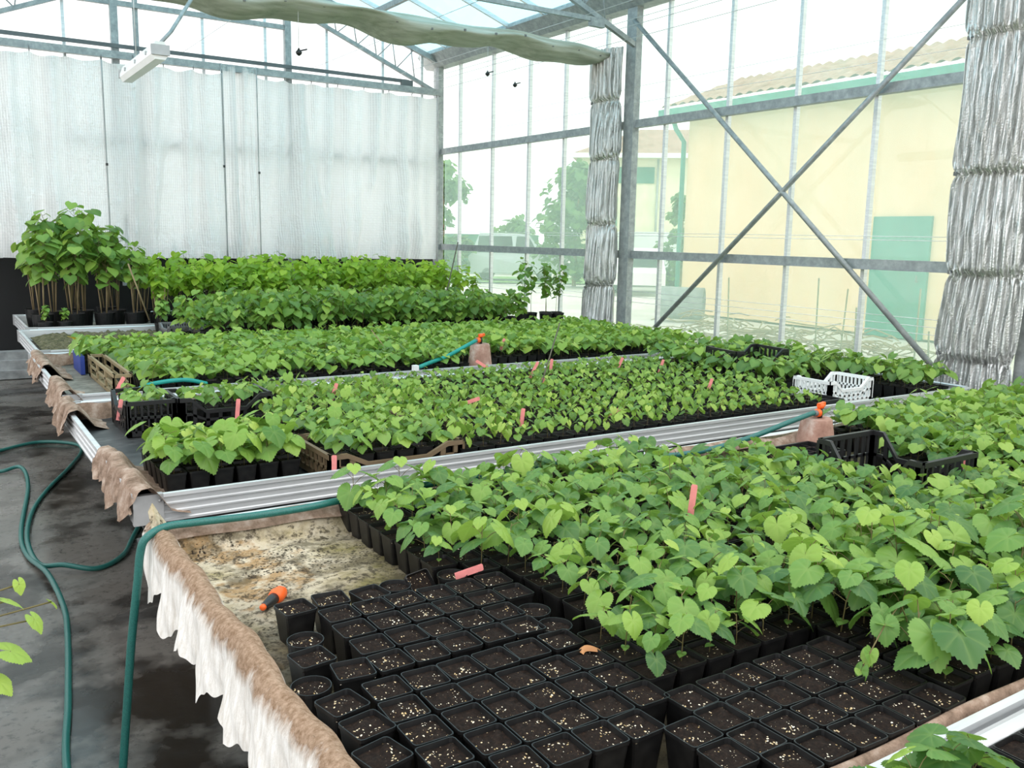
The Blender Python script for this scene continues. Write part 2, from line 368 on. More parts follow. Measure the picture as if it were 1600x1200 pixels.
def squareish(w, c=.18, n=3):
    """rounded square ring"""
    r = w*c; P = []
    for qx, qy, a0 in ((1, 1, 0), (-1, 1, pi/2), (-1, -1, pi), (1, -1, 1.5*pi)):
        for i in range(n):
            a = a0 + pi/2*i/(n-1); P.append((qx*(w-r)+r*cos(a), qy*(w-r)+r*sin(a)))
    return P
def pot_mb(top=.0455, bot=.034, h=.10, n=3, thick=.0022, soil_d=.012, soil=False, rim=True, round_=False):
    ring = (lambda w: [(w*cos(2*pi*i/20), w*sin(2*pi*i/20)) for i in range(20)]) if round_ else (lambda w: squareish(w, .2, n))
    lev = [(bot, 0), (top-.002, h-.008)] + ([(top, h-.008), (top, h), (top-thick, h)] if rim else [(top, h), (top-thick, h)]) + [(top-thick-.002, h-soil_d)]
    mb = MB(); k = len(ring(1)); V = []
    for w, z in lev: V += [(x, y, z) for x, y in ring(w)]
    F = [(i*k+j, i*k+(j+1) % k, (i+1)*k+(j+1) % k, (i+1)*k+j) for i in range(len(lev)-1) for j in range(k)] + [tuple(range(k-1, -1, -1))]
    mb.add(V, F, 0)
    if soil: mb.add([(x, y, lev[-1][1]) for x, y in ring(lev[-1][0])], [tuple(range(k))], 1)
    return mb
def soil_mb(w, z, r, round_=False, n=7):
    mb = MB()
    def fn(u, v):
        x, y = (u*2-1), (v*2-1)
        if round_:
            k = max(abs(x), abs(y)); l = math.hypot(x, y) or 1; x, y = x*k/l, y*k/l
        e = max(abs(x), abs(y)) if not round_ else math.hypot(x, y)
        return (x*w, y*w, z + (r.uniform(-.004, .005) if e < .95 else 0) + .003*(1-e))
    return mb.grid(fn, n, n)

POT = pot_mb().mesh('pot', 'pot'); POT_LO = pot_mb(n=2, soil=True, rim=False).mesh('pot', ['pot', 'soil_plain'])
POT_ROUND = pot_mb(.046, .036, .095, round_=True).mesh('pot', 'pot')
SOILS = [soil_mb(.0425, .088, R).mesh('soil', 'soil') for _ in range(6)]
SOILS_PLAIN = [soil_mb(.0425, .087, R).mesh('soil', 'soil_plain') for _ in range(3)]
SOIL_ROUND = [soil_mb(.0430, .083, R, True, 9).mesh('soil', 'soil') for _ in range(2)]

ZB = .70                                                   # bench bed height

# ---------------------------------------------------------------- the setting
g = MB(); g.box((20, 30, -.10), (260, 260, .1)); struct(g.build('ground', 'yard'), 'pale gravel yard around the greenhouse')
g = MB(); g.box((1.9, 4.2, -.02), (10.2, 18, .04)); struct(g.build('floor', 'floor'), 'dark wet concrete floor with damp patches')
g = MB(); g.box((1.5, 12.52, .72), (10.3, .06, 1.44)); struct(g.build('wall_back', 'black_sheet'), 'black plastic sheeting below the white curtain')
g = MB(); g.box((1.5, 12.30, .16), (10.2, .30, .12)); g.box((1.5, 12.36, .26), (10.2, .22, .10)); g.box((1.5, 12.22, .06), (10.2, .3, .1))
struct(g.build('baseboard_back', 'concrete'), 'stepped grey concrete kerb along the back wall')
g = MB(); g.box((6.70, 4.5, .13), (.14, 16.5, .26)); struct(g.build('baseboard_right', 'concrete'), 'low concrete kerb under the right glass wall')

COLY = (12.25, 7.80, 3.30)
for y in COLY + (-1.2,):
    c = MB(); c.box((6.60, y, 2.25), (.085, .16, 4.4)); c.box((6.60, y, .06), (.16, .22, .12))
    struct(c.build('column', 'galv'), 'galvanised steel column of the right glass wall')
for x in (2.105, 4.265):
    c = MB(); c.box((x, 12.19, 3.2), (.085, .08, 4.2)); struct(c.build('column', 'galv'), 'galvanised gable post of the back wall')
# right wall: three glazed bays, each glass sheet with its mullions and rails
MY = [[11.73, 10.82, 9.92, 9.14, 8.35], [7.33, 6.44, 5.61, 4.78, 3.93], [2.5, 1.6, .7, -.2]]
BAYS = [(7.8, 12.25), (3.3, 7.8), (-1.2, 3.3)]
for i, (y0, y1) in enumerate(BAYS):
    w = MB(); w.box((6.715, (y0+y1)/2, 2.33), (.005, y1-y0, 4.1))
    wo = struct(w.build(f'window_{i+1}', 'glass_wall'), ('dusty glass bay between the corner column and second column', 'wide dusty glass bay facing the ochre building', 'glass bay behind the nearer foil curtain')[i])
    for y in MY[i]:
        b = MB(); b.box((6.685, y, 2.33), (.045, .036, 4.1)); b.box((6.668, y-.012, 2.33), (.012, .008, 4.1)); b.build('mullion', 'alu', wo)
    for z in (3.045, 1.632):
        b = MB(); b.box((6.63, (y0+y1)/2, z), (.06, y1-y0-.1, .085)); b.box((6.60, (y0+y1)/2, z-.04), (.03, y1-y0-.1, .006)); b.build('glazing_rail', 'galv', wo)
for (p, q) in (((7.75, 4.12), (4.00, .87)), ((3.95, 3.66), (7.20, .87))):
    b = MB(); b.tube([(6.54, p[0], p[1]), (6.54, q[0], q[1])], .024, 10); struct(b.build('trim_brace', 'galv'), 'diagonal steel bracing tube crossing the glass bay')
# gutter beam along the eaves
b = MB(); b.extrude([(-.20, .0), (-.05, -.16), (.12, -.16), (.16, .02), (.13, .06), (-.17, .06)], (6.60, -1.2, 4.42), (6.60, 12.55, 4.42), (1, 0, 0))
struct(b.build('trim_gutter', 'galv'), 'grey steel gutter beam at the eaves')
# gable glazing above and behind the curtain
RZ = 4.40; SL = .344; RX = 3.3
def roof_z(x): return RZ + SL*(6.53 - x if x > RX else x - (2*RX-6.53))
w = MB(); prof = [(.07, 1.44), (6.7, 1.44), (6.7, 4.4), (RX, roof_z(RX)), (.07, 4.4)]
w.add([(x, y, z) for y in (12.26, 12.265) for x, z in prof], [(0, 1, 2, 3, 4), (9, 8, 7, 6, 5)])
w.add([(x, y, z) for y in (12.26, 12.265) for x, z in ((-3.5, 1.44), (.07, 1.44), (.07, 4.4), (-3.5, 5.4))], [(0, 1, 2, 3), (7, 6, 5, 4)])
wo = struct(w.build('window_4', 'glass_gable'), 'pale gable glazing behind the white curtain')
for x in (.74, 1.55, 2.36, 3.16, 3.97, 4.83, 5.67, 6.3):
    b = MB(); b.box((x, 12.22, (1.44+roof_z(x))/2), (.036 if x != 2.36 else .06, .04, roof_z(x)-1.44)); b.build('mullion', 'alu' if x != 2.36 else 'galv', wo)
b = MB(); b.box((4.0, 12.17, 2.87), (5.0, .04, .06)); b.box((0, 12.17, 2.87), (2.4, .04, .06)); b.build('glazing_rail', 'galv', wo)
b = MB(); b.bar((1.0, 12.19, 4.50), (4.24, 12.19, 4.50), .05, .06); struct(b.build('trim_tie', 'galv'), 'horizontal steel tie high on the gable')
b = MB(); b.bar((-3, 12.08, 3.875), (6.5, 12.08, 3.875), .08, .085); struct(b.build('trim_curtain_pipe', 'galv'), 'steel rail carrying the white curtain')

# roof: rafter trusses, glazing bars, tinted panes
w = MB()
for x0, x1 in ((RX, 6.6), (0, RX)):
    w.add([(x, y, roof_z(x)+.03+dz) for dz in (0, .005) for x, y in ((x0, 3.2), (x1, 3.2), (x1, 12.5), (x0, 12.5))], [(0, 1, 2, 3), (7, 6, 5, 4), (0, 4, 5, 1), (2, 6, 7, 3)])
ro = struct(w.build('ceiling', 'glass_roof'), 'blue tinted glass roof panes')
for y in [3.6 + .81*i for i in range(11)]:
    b = MB(); b.bar((6.55, y, roof_z(6.55)+.02), (RX, y, roof_z(RX)+.02), .035, .05); b.bar((RX, y, roof_z(RX)+.02), (.05, y, roof_z(.05)+.02), .035, .05); b.build('glazing_bar', 'alu', ro)
for x in (5.35, 4.3, 2.2, 1.1):
    b = MB(); b.bar((x, 3.2, roof_z(x)-.03), (x, 12.4, roof_z(x)-.03), .05, .07); b.build('purlin', 'galv', ro)
for yt in (12.15, 7.75):
    t = struct(thing('trim_truss', None, None), 'steel lattice roof truss ' + ('against the gable' if yt > 10 else 'over the second column'))
    z0 = 3.86
    lc = lambda x: z0 + .405*(6.58-x if x > RX else x-.02)
    uc = lambda x: roof_z(x) - .07
    b = MB(); b.bar((6.58, yt, lc(6.58)), (RX, yt, lc(RX)), .05, .05); b.bar((RX, yt, lc(RX)), (.02, yt, lc(.02)), .05, .05); b.build('lower_chord', 'galv', t)
    b = MB(); b.bar((6.6, yt, uc(6.6)), (RX, yt, uc(RX)), .06, .07); b.bar((RX, yt, uc(RX)), (0, yt, uc(0)), .06, .07); b.build('upper_chord', 'galv', t)
    xs = [6.15, 5.85, 5.55, 5.25, 4.95, 4.6, 4.3, 3.95, 3.6]
    b = MB()
    for i, x in enumerate(xs):
        q = (xs[i+1] if i+1 < len(xs) else RX)
        for mx in (lambda a: a, lambda a: 2*RX-a):
            b.tube([(mx(x), yt, lc(x)), (mx(x)-.06*(1 if mx(x) > RX else -1), yt, uc(x))], .008, 6)
            b.tube([(mx(x), yt, uc(x)), (mx(q), yt, lc(q))], .008, 6)
    b.build('web', 'galv', t)
    b = MB(); b.bar((.4, yt-.06, 3.985 if yt > 10 else 4.03), (6.02, yt-.06, 3.985 if yt > 10 else 4.03), .035, .045); b.box((5.99, yt-.06, 3.96 if yt > 10 else 4.0), (.18, .05, .08)); b.build('tie_bar', 'dark_steel' if yt > 10 else 'galv', t)
for x, z, y0, y1 in ((6.40, 3.89, 3.3, 12.2), (6.40, 4.02, 3.3, 12.2), (5.9, 4.08, 3.3, 12.2), (6.45, 4.10, 3.3, 12.2), (4.6, 4.02, 5.0, 12.2), (2.9, 4.02, 6.0, 12.2)):
    b = MB(); b.tube([(x, y0, z), (x, y1, z)], .0035, 5); struct(b.build('trim_wire', 'wire'), 'thin steel support wire under the roof')
for z in (1.86, 1.83, 1.22, 1.16, 1.10, 3.25, 3.42):
    b = MB(); b.tube([(6.575, 3.4, z), (6.575, 7.72, z+.01), ], .0025, 5); b.tube([(6.575, 7.88, z), (6.575, 12.1, z)], .0025, 5); struct(b.build('trim_cord', 'white_cord'), 'thin white cord strung along the right wall')

# ---------------------------------------------------------------- curtains and shade screens
def curtain(x0, x1, label, seed, z1=3.80):
    r = random.Random(seed); ph = [r.uniform(0, 6.3) for _ in range(8)]; npl = max(2, round((x1-x0)/.37))
    mb = MB()
    sw = [(r.uniform(.1, .9), r.uniform(.1, .6), r.uniform(.04, .11), r.choice((-1, 1))) for _ in range(max(2, int((x1-x0)*4)))]
    def fn(u, v):
        x = x0+(x1-x0)*u; z = z1 + (1.45-z1)*v
        e = min(1, min(u, 1-u)*8)
        s = abs(sin(pi*npl*u)); z -= .035*(s)*max(0, 1-v*4)
        y = .042*sin(2*pi*npl*u+ph[0])*(1-.55*v) + .035*sin(2*pi*1.7*npl*u+ph[1]+v*2)
        for c0, tilt, w, sg in sw:                                   # slack folds that spread towards the hem
            d = (u - c0 - sg*tilt*(v-.3)*.5)/w
            y -= .15*math.exp(-d*d*3)*max(0, v-.12)*sg
        y += .04*sin(7*v+4*u+ph[2])*v + .014*sin(31*v+9*u+ph[3])*v + .006*sin(63*v-21*u+ph[4])*v*v
        return (x, min(12.10, 12.04 + y*e*1.3), z)
    mb.grid(fn, max(10, int((x1-x0)*40)), 70)
    o = mb.build('thermal_curtain', 'curtain'); tag(o, label, 'curtain', 'white thermal curtains on the back wall')
    for e in (0, 1):
        b = MB(); b.tube([Vector(fn(e, k/12)) + Vector((0, -.006, 0)) for k in range(13)], .006, 6); b.build('edge_cord', 'bracket', o)
    b = MB(); b.box(Vector(fn(0, .52)) + Vector((0, -.01, 0)), (.025, .02, .03)); b.build('stud', 'black_plastic', o)
    for i in range(npl+1):
        h = MB(); p = fn(min(.999, max(.001, i/npl)), 0); h.tube([p, (p[0], 12.05, 3.90)], .006, 5); h.build('hook', 'grey_plastic', o)
curtain(-1.5, 1.918, 'white thermal curtain panel behind the tall potted vines', 1)
curtain(1.922, 3.345, 'white thermal curtain panel behind the hanging strip lamp', 2)
curtain(3.33, 3.785, 'narrow white curtain strip overlapping two wide panels', 3, 3.92)
curtain(3.79, 6.46, 'wide white thermal curtain panel beside the corner column', 4)

def foil_strip(y0, y1, z0, z1, x, label, seed, seams):
    r = random.Random(seed); ph = [r.uniform(0, 6.3) for _ in range(9)]; mb = MB()
    def fn(u, v):
        z = z0 + (z1-z0)*v
        k = min(abs(z-s) for s in seams); above = min([s for s in seams if s >= z] + [z1+.4]); t = min(1, (above-z)/.45)
        w = 1 - .10*math.exp(-(k/.05)**2) + .05*t
        y = (y0+y1)/2 + (y1-y0)/2*w*(1-2*u) + .015*sin(5*z+ph[0])
        f = .018*sin(58*u+ph[1]+.35*sin(2*z+ph[2])) + .014*sin(97*u+ph[3]+.5*sin(1.7*z)) + .010*sin(151*u+ph[4]+.4*z)
        return (x - .05 - .05*sin(pi*u) + f*(1-.6*math.exp(-(k/.03)**2)) - .05*t*sin(pi*u), y, z)
    mb.grid(fn, 110, 120)
    o = mb.build('foil_curtain', 'foil'); tag(o, label, 'curtain', 'bunched foil side curtains')
    for s in seams:
        if z0 < s < z1:
            b = MB(); b.tube([Vector(fn(i/30, (s-z0)/(z1-z0))) + Vector((-.004, 0, 0)) for i in range(31)], .004, 5); b.box(fn(0, (s-z0)/(z1-z0)), (.03, .03, .03)); b.build('gather_cord', 'grey_plastic', o)
foil_strip(7.86, 8.40, .55, 3.86, 6.56, 'bunched silver foil curtain beside the second column', 11, [.62, 1.28, 1.98, 2.70, 3.32])
foil_strip(3.34, 3.95, .35, 4.35, 6.56, 'larger bunched silver foil curtain beside the ochre building view', 12, [.98, 1.60, 2.33, 3.30, 4.0])

mb = MB()
def fn(u, v):
    x = 6.44 - 5.2*u; a = 2*pi*v; sag = .05*sin(u*18) + .025*sin(u*41+1)
    w = .32*(.55+.45*min(1, u*9)); h = .085*(.5+.5*min(1, u*7)) + .012*sin(u*30)
    fold = 1 + .05*sin(5*a+u*9) + .03*sin(9*a-u*14)
    return (x, 8.18 + w*cos(a)*fold, 3.80 + h*sin(a)*fold - .02*min(1, u*4) - sag*.5*(1-sin(a)))
mb.grid(fn, 120, 36)
o = mb.build('shade_screen', 'shade_cloth'); tag(o, 'gathered grey-green shade screen slung across under the roof', 'shade screen')
b = MB()
for i in range(14): b = MB(); b.box(Vector(fn(.03+.068*i, .55)) + Vector((0, 0, .01)), (.02, .02, .02)); b.build('clip', 'grey_plastic', o)

# hanging strip lamp
t = thing('strip_lamp', 'white fluorescent strip lamp hanging in front of the curtain', 'lamp', (1.48, 6.85, 3.03))
b = MB(); b.extrude([(-.055, .02), (-.03, .075), (.03, .075), (.055, .02)], (0, 0, 0), (0, 1.25, 0), (1, 0, 0)); b.build('housing', 'lamp_white', t)
b = MB(); b.extrude([(-.055, .02), (.055, .02), (.058, -.01), (.035, -.045), (-.035, -.045), (-.058, -.01)], (0, .01, 0), (0, 1.24, 0), (1, 0, 0)); b.build('diffuser', 'lamp_clear', t)
for y in (0, 1.25): b = MB(); b.box((0, y, .018), (.125, .02, .07)); b.build('end_cap', 'bracket', t)
for y in (.2, .6, 1.0):
    for x in (-.058, .058): b = MB(); b.box((x, y, .02), (.010, .025, .025)); b.build('latch', 'bracket', t)
b = MB(); b.tube([(0, .02, .06), (.10, .1, .17), (.3, .35, .45), (.5, .6, .72), (.75, .80, .98)], .014, 8); b.build('conduit', 'galv', t)
b = MB(); b.tube([(0, .84, .06), (0, .84, .98)], .004, 6); b.build('suspension_wire', 'wire', t)
for i, (x, y, z, l) in enumerate(((2.9, 7.99, 3.38, 'above the white curtain'), (5.9, 9.7, 3.76, 'left of a pair beside the corner column'), (6.4, 9.85, 3.70, 'right of a pair beside the corner column'))):
    t = thing('misting_nozzle', f'small dark misting nozzle hanging {l}', 'sprinkler', (x, y, z), group='misting nozzles')
    b = MB(); b.lathe([(.008, -.03), (.025, -.015), (.03, 0), (.012, .02), (.006, .035)], 10); b.bar((0, 0, .01), (.07, -.02, .03), .012); b.build('body', 'black_plastic', t)
    b = MB(); b.tube([(0, 0, .03), (0, 0, (4.02, 4.08, 4.02)[i]-z)], .0025, 5); b.build('feed_tube', 'wire', t)

# ---------------------------------------------------------------- benches
RAIL = [(0, 0), (.026, 0), (.026, .008), (.020, .012), (.020, .030), (.024, .033), (.024, .040), (.018, .044), (.018, .062), (.024, .066), (.024, .072), (.019, .076), (.019, .094), (.028, .098), (.028, .112), (.006, .112), (0, .106)]
def bench(label, x0, x1, y0, y1, bed='mat_black'):
    t = thing('growing_bench', label, 'bench', (0, 0, 0), group='long growing benches')
    b = MB(); b.box(((x0+x1)/2, (y0+y1)/2, ZB-.02), (x1-x0-.01, y1-y0-.01, .035)); b.build('bed', bed, t)
    zr = ZB - .01
    for a, q, s in (((x0, y0, zr), (x1, y0, zr), (0, -1, 0)), ((x0, y1, zr), (x1, y1, zr), (0, 1, 0)), ((x0, y0, zr), (x0, y1, zr), (-1, 0, 0)), ((x1, y0, zr), (x1, y1, zr), (1, 0, 0))):
        b = MB(); b.extrude(RAIL, a, q, s); b.build('rail', 'alu', t)
    for x, y, sx, sy in ((x0, y0, -1, -1), (x0, y1, -1, 1)):
        b = MB(); b.box((x+.02, y+sy*.017, ZB+.047), (.11, .030, .116)); b.box((x+sx*.018, y-sy*.03, ZB+.047), (.026, .09, .116))
        for z in (.01, .08): b.lathe([(.006, 0), (.006, .003), (.003, .006)], 8, (x+.06, y+sy*.033, ZB+z), M=Matrix.Rotation(-sy*pi/2*-1, 3, 'X') if sy > 0 else Matrix.Rotation(pi/2, 3, 'X'))
        b.build('corner_bracket', 'bracket', t)
    for x in (x0+.35, (x0+x1)/2, x1-.35):
        b = MB(); b.bar((x, y0+.1, ZB-.07), (x, y1-.1, ZB-.07), .05, .06); b.build('cross_beam', 'galv', t)
        for y in (y0+.35, y1-.35):
            b = MB(); b.box((x, y, (ZB-.1)/2), (.05, .05, ZB-.1)); b.box((x, y, .01), (.12, .12, .02)); b.build('leg', 'galv', t)
    return t
bench('nearest bench at the camera, only its inner rail and leaves seen', 1.0, 6.2, -1.3, .862)
bench('bench carrying bare soil pots and large-leaved seedlings', .60, 6.2, .95, 3.09)
bench('bench carrying small pale seedlings and the white crate', .62, 6.2, 3.52, 5.66)
bench('bench with the seedlings around the farther clay pot', .66, 6.15, 5.94, 8.02)
bench('bench with dried moss at its bare end and bushy vines', .73, 6.2, 8.24, 9.98, 'mat_grey')
bench('farthest bench, carrying the tallest potted vines', .82, 6.3, 10.2, 11.75, 'mat_grey')

# fleece on the soil-pot bench
r = random.Random(3)
def wob(x, y): return .004*sin(9*x+3*y)+.003*sin(23*x-11*y)+.002*sin(41*y+5*x)
b = MB()
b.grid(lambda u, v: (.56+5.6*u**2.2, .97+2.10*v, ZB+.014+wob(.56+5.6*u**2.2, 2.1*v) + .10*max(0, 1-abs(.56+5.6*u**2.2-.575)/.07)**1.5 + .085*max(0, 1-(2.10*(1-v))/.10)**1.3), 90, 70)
path = [(.634, .718), (.626, .775), (.610, .814), (.585, .828), (.560, .818), (.543, .785)]
def drop(y):                                                  # ragged lower edge, stepped where the folds overlap
    k = (y*4.3) % 1; return .14 + .06*k + .02*sin(17*y) + .010*sin(47*y+1) + .004*sin(131*y)
def dfn(u, v):
    y = .93 + 2.19*u; n = len(path)-1
    if v < .4:
        q = v/.4*n; i = min(n-1, int(q)); f = q-i
        x = path[i][0]*(1-f)+path[i+1][0]*f; z = path[i][1]*(1-f)+path[i+1][1]*f
        return (x+.006*sin(13*y)+.003*sin(37*y), y, z+.006*sin(9*y+2))
    w = (v-.4)/.6
    return (.543 - .012*sin(26*y)*w - .03*w*((y*4.3) % 1)*(y < 2.75) + .006*sin(13*y)*(1-w)+.003*sin(37*y)*(1-w) + .004*sin(70*y+9*w)*w, y, .785 - drop(y)*w + .006*sin(9*y+2)*(1-w))
b.grid(dfn, 420, 30, 1)
b.grid(lambda u, v: (.55+5.6*u, 3.02+.12*v, .745+.06*sin(pi*min(1, v*.85+.1))+.008*sin(30*u)+.005*sin(77*u)), 160, 8, 2)
b.grid(lambda u, v: (.53+5.6*u, 1.0-.045*v, .742+.058*sin(pi*min(1, v*.75+.1))+.004*sin(60*u)), 100, 8, 2)
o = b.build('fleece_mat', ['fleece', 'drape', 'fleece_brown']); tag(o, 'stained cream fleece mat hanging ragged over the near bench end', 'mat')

def fleece_scrap(x, y0, y1, dz, label, seed, front=False):
    """brown fleece folded over a bench's end rail"""
    r = random.Random(seed); p = [r.uniform(0, 6) for _ in range(4)]; b = MB()
    pa = [(.16, .012), (.09, .03), (.04, .10), (.01, .135), (-.035, .128), (-.05, .08)]
    def fn(u, v):
        y = y0+(y1-y0)*u; n = len(pa)-1; e = .35+.65*sin(pi*min(1, max(0, u*.9+.08)))
        if v < .6:
            q = v/.6*n; i = min(n-1, int(q)); f = q-i; X = pa[i][0]*(1-f)+pa[i+1][0]*f; Z = pa[i][1]*(1-f)+pa[i+1][1]*f
        else:
            w = (v-.6)/.4; X = -.05-.02*w; Z = .08 - dz*w*e*(1+.3*sin(21*y+p[0]))
        k = .007*sin(19*y+p[1])+.005*sin(55*y+p[2]+v*5)+.004*sin(97*y+9*v)
        return (x + X + k*(.4+v), y + .03*sin(v*9+p[3])*v, ZB + Z + .6*k)
    b.grid(fn, 60, 24)
    tag(b.build('fleece_scrap', 'fleece_brown'), label, 'fleece', 'fleece scraps folded over bench ends')
fleece_scrap(.63, 3.47, 4.32, .09, 'long brown fleece scrap at the corner above the hose', 1)
fleece_scrap(.62, 5.25, 5.72, .10, 'pointed brown fleece scrap beside the paired pink labels', 2)
fleece_scrap(.66, 5.90, 6.55, .09, 'rusty fleece lump hanging on the bench corner near the wooden tray', 3)
fleece_scrap(.68, 7.15, 8.05, .10, 'brown fleece scrap below the dried moss', 4)
# bench linings seen under the far rails
for (x, y, l) in ((.66, 5.60, 'brown stained fleece lining under the middle bench rail'), (.70, 7.96, 'brown stained fleece lining below the moss bench')):
    b = MB(); b.grid(lambda u, v: (x+1.2*u, y-.03*(1-v), ZB+.012+.09*v+.006*sin(40*u)), 40, 6); tag(b.build('fleece_lining', 'fleece_brown'), l, 'fleece')
b = MB(); b.grid(lambda u, v: (.66+5.4*u, 3.56+2.05*v, ZB+.004+.004*sin(18*v+3*u)+.003*sin(40*u)), 60, 40); tag(b.build('ground_cover', 'mat_black'), 'black woven ground cover under the small pale seedlings', 'mat')
b = MB(); b.grid(lambda u, v: (.70+5.4*u, 5.98+2.0*v, ZB+.004+.004*sin(18*v+3*u)), 60, 30); tag(b.build('ground_cover', 'mat_grey'), 'grey ground cover showing beside the wooden tray', 'mat')
b = MB(); rr = random.Random(5); b.grid(lambda u, v: (.80+1.35*u, 8.27+1.66*v, ZB+.03+rr.uniform(0, .055)*max(0, sin(pi*u))**.3), 40, 46)
tag(b.build('dried_moss', 'moss'), 'crust of dried moss and roots on the bare bench end', 'moss', kind='stuff')

# ---------------------------------------------------------------- bare soil pots on the near bench
def soil_pot(x, y, label, round_=False, rz=None, tilt=None, i=0, dz=0.):
    t = thing('plant_pot', label, 'pot', (x, y, ZB+.006+dz), rz if rz is not None else R.uniform(-.05, .05), 'black pots of bare soil')
    if tilt: t.rotation_euler = (tilt[0], tilt[1], rz or 0)
    link('pot', POT_ROUND if round_ else POT, t); link('soil', (SOIL_ROUND if round_ else SOILS)[i % (2 if round_ else 6)], t)
    return t
k = 0
rows4 = ['back', 'second', 'third', 'front']
for j in range(4):
    for i in range(6):
        if i == 5 and j >= 2: continue
        k += 1; soil_pot(.85+.0962*i + R.uniform(-.003, .003), 2.115-.1025*j + R.uniform(-.003, .003), f'square soil pot, {ORD[i+1]} from left in {rows4[j]} row of the block by the nozzle', i=R.randrange(6))
for q, (x, y) in enumerate(((1.315, 1.88), (1.31, 1.775))):
    soil_pot(x, y, f'round soil pot ending the {rows4[2+q]} row of the block by the nozzle', True, i=q)
rows5 = ['back', 'second', 'third', 'fourth', 'front']
for j in range(5):
    for i in range(6 if j < 4 else 5):
        soil_pot(.787+.0955*i - .003*j*(i == 0) + R.uniform(-.003, .003), 1.69-.0965*j - .004*i*(j > 0) + R.uniform(-.002, .002), f'square soil pot, {ORD[i+1]} from left in {rows5[j]} row of the fully open block', i=R.randrange(6))
for j in range(4):
    for i in range(6):
        soil_pot(1.345+.0962*i + R.uniform(-.003, .003), 1.312-.094*j + R.uniform(-.003, .003), f'square soil pot, {ORD[i+1]} along {rows4[j]} row of the shaded block beside the rail', i=R.randrange(6))
for j in range(2): soil_pot(1.25, 1.205-.095*j, f'square soil pot in the gap between two blocks, {("farther", "nearer")[j]} one', i=j)
for x, y, rd, rz, l in ((.765, 2.215, 0, .1, 'square soil pot standing next to the orange nozzle'), (.868, 2.222, 0, -.08, 'square soil pot second along from the orange nozzle'), (.978, 2.206, 0, .15, 'square soil pot third along from the orange nozzle'),
    (.722, 2.022, 1, 0, 'round soil pot behind a loose square one near the fleece edge'), (.700, 1.918, 0, .12, 'loose square soil pot between two round pots'), (.652, 1.795, 1, 0, 'round soil pot touching the red tag at the fleece edge'),
    (.760, 1.812, 0, -.12, 'loose square soil pot right of the round pots'), (.680, 1.682, 0, .2, 'loose square soil pot below the red-tagged round pot'), (.690, 1.574, 0, .16, 'half-filled loose square soil pot'), (.672, 1.462, 0, .22, 'loose square soil pot at the very front of the stray line'),
    (1.25, 2.218, 1, 0, 'round soil pot holding a fallen pink label'), (1.066, 2.226, 1, 0, 'round soil pot peeping out behind the tilted one')):
    soil_pot(x, y, l, bool(rd), rz, i=R.randrange(6))
soil_pot(1.135, 2.30, 'tipped soil pot leaning back with its pale rim up', tilt=(.85, 0), rz=.3, i=2, dz=.01)
b = MB(); b.grid(lambda u, v: (1.27+.05*u, 1.60+.022*v+.01*sin(5*u), .795+.012*sin(pi*v)*sin(3*u)+.006), 8, 5); tag(b.build('dry_leaf', 'dry_leaf'), 'curled brown dry leaf lying on a soil pot', 'leaf')

# orange hose nozzle lying on the fleece
t = thing('hose_nozzle', 'orange and black hose nozzle lying on the stained fleece', 'nozzle', (.80, 2.485, ZB+.03), rad(-135))
Mx = Matrix.Rotation(pi/2, 3, 'Y')
b = MB(); b.lathe([(.016, 0), (.021, .004), (.022, .02), (.024, .03), (.021, .045), (.016, .05)], 18, (-.035, 0, 0), M=Mx); b.lathe([(.012, 0), (.014, .006), (.010, .014)], 14, (-.048, 0, 0), M=Mx); b.build('collar', 'orange', t)
b = MB(); b.lathe([(.017, 0), (.016, .02), (.011, .06), (.009, .066)], 16, (.012, 0, 0), M=Mx); b.build('barrel', 'black_plastic', t)
b = MB(); b.lathe([(.0095, 0), (.0095, .008), (.005, .012)], 14, (.078, 0, 0), M=Mx); b.build('tip', 'orange', t)

# ---------------------------------------------------------------- pots with seedlings
def near_variant(seed, h, ls, nl, T, leafmat, name_leaf='foliage', stem_r=.0016, **kw):
    r = random.Random(seed); L, S = MB(), MB()
    grow(r, h*r.uniform(.8, 1.2), nl + r.choice((-1, 0, 0, 1)), ls, T, mbL=L, mbS=S, stem_r=stem_r, **kw)
    return L.mesh('foliage', leafmat), S.mesh('stem', 'stem')
def mass(name, spots, make, mats, label, cat, z0):
    """the uncountable rest of a crop as one mesh; make(r, mb, x, y) grows one pot"""
    mb = MB(); r = random.Random(99)
    for x, y in spots: make(r, mb, x, y)
    o = mb.build(name, mats); tag(o, label, cat, kind='stuff'); return o
def pot_into(mb, x, y, z, top=.0445, bot=.035, h=.10, m=1, ms=2):
    V = []
    for w, zz in ((bot, 0), (top, h), (top-.003, h), (top-.004, h-.012)): V += [(x+sx*w, y+sy*w, z+zz) for sx, sy in ((1, 1), (-1, 1), (-1, -1), (1, -1))]
    F = [(i*4+j, i*4+(j+1) % 4, (i+1)*4+(j+1) % 4, (i+1)*4+j) for i in range(3) for j in range(4)]
    mb.add(V, F, m); mb.add(V[12:], [(0, 1, 2, 3)], ms)
class Sub:                                                # routes stems into a slot of the same mesh
    def __init__(s, mb, m): s.mb = mb; s.m = m
    def tube(s, pts, r, n=3, cap=True, **k): s.mb.tube(pts, r, 3, s.m, cap=False)

dist = lambda p: math.hypot(p[0], p[1])
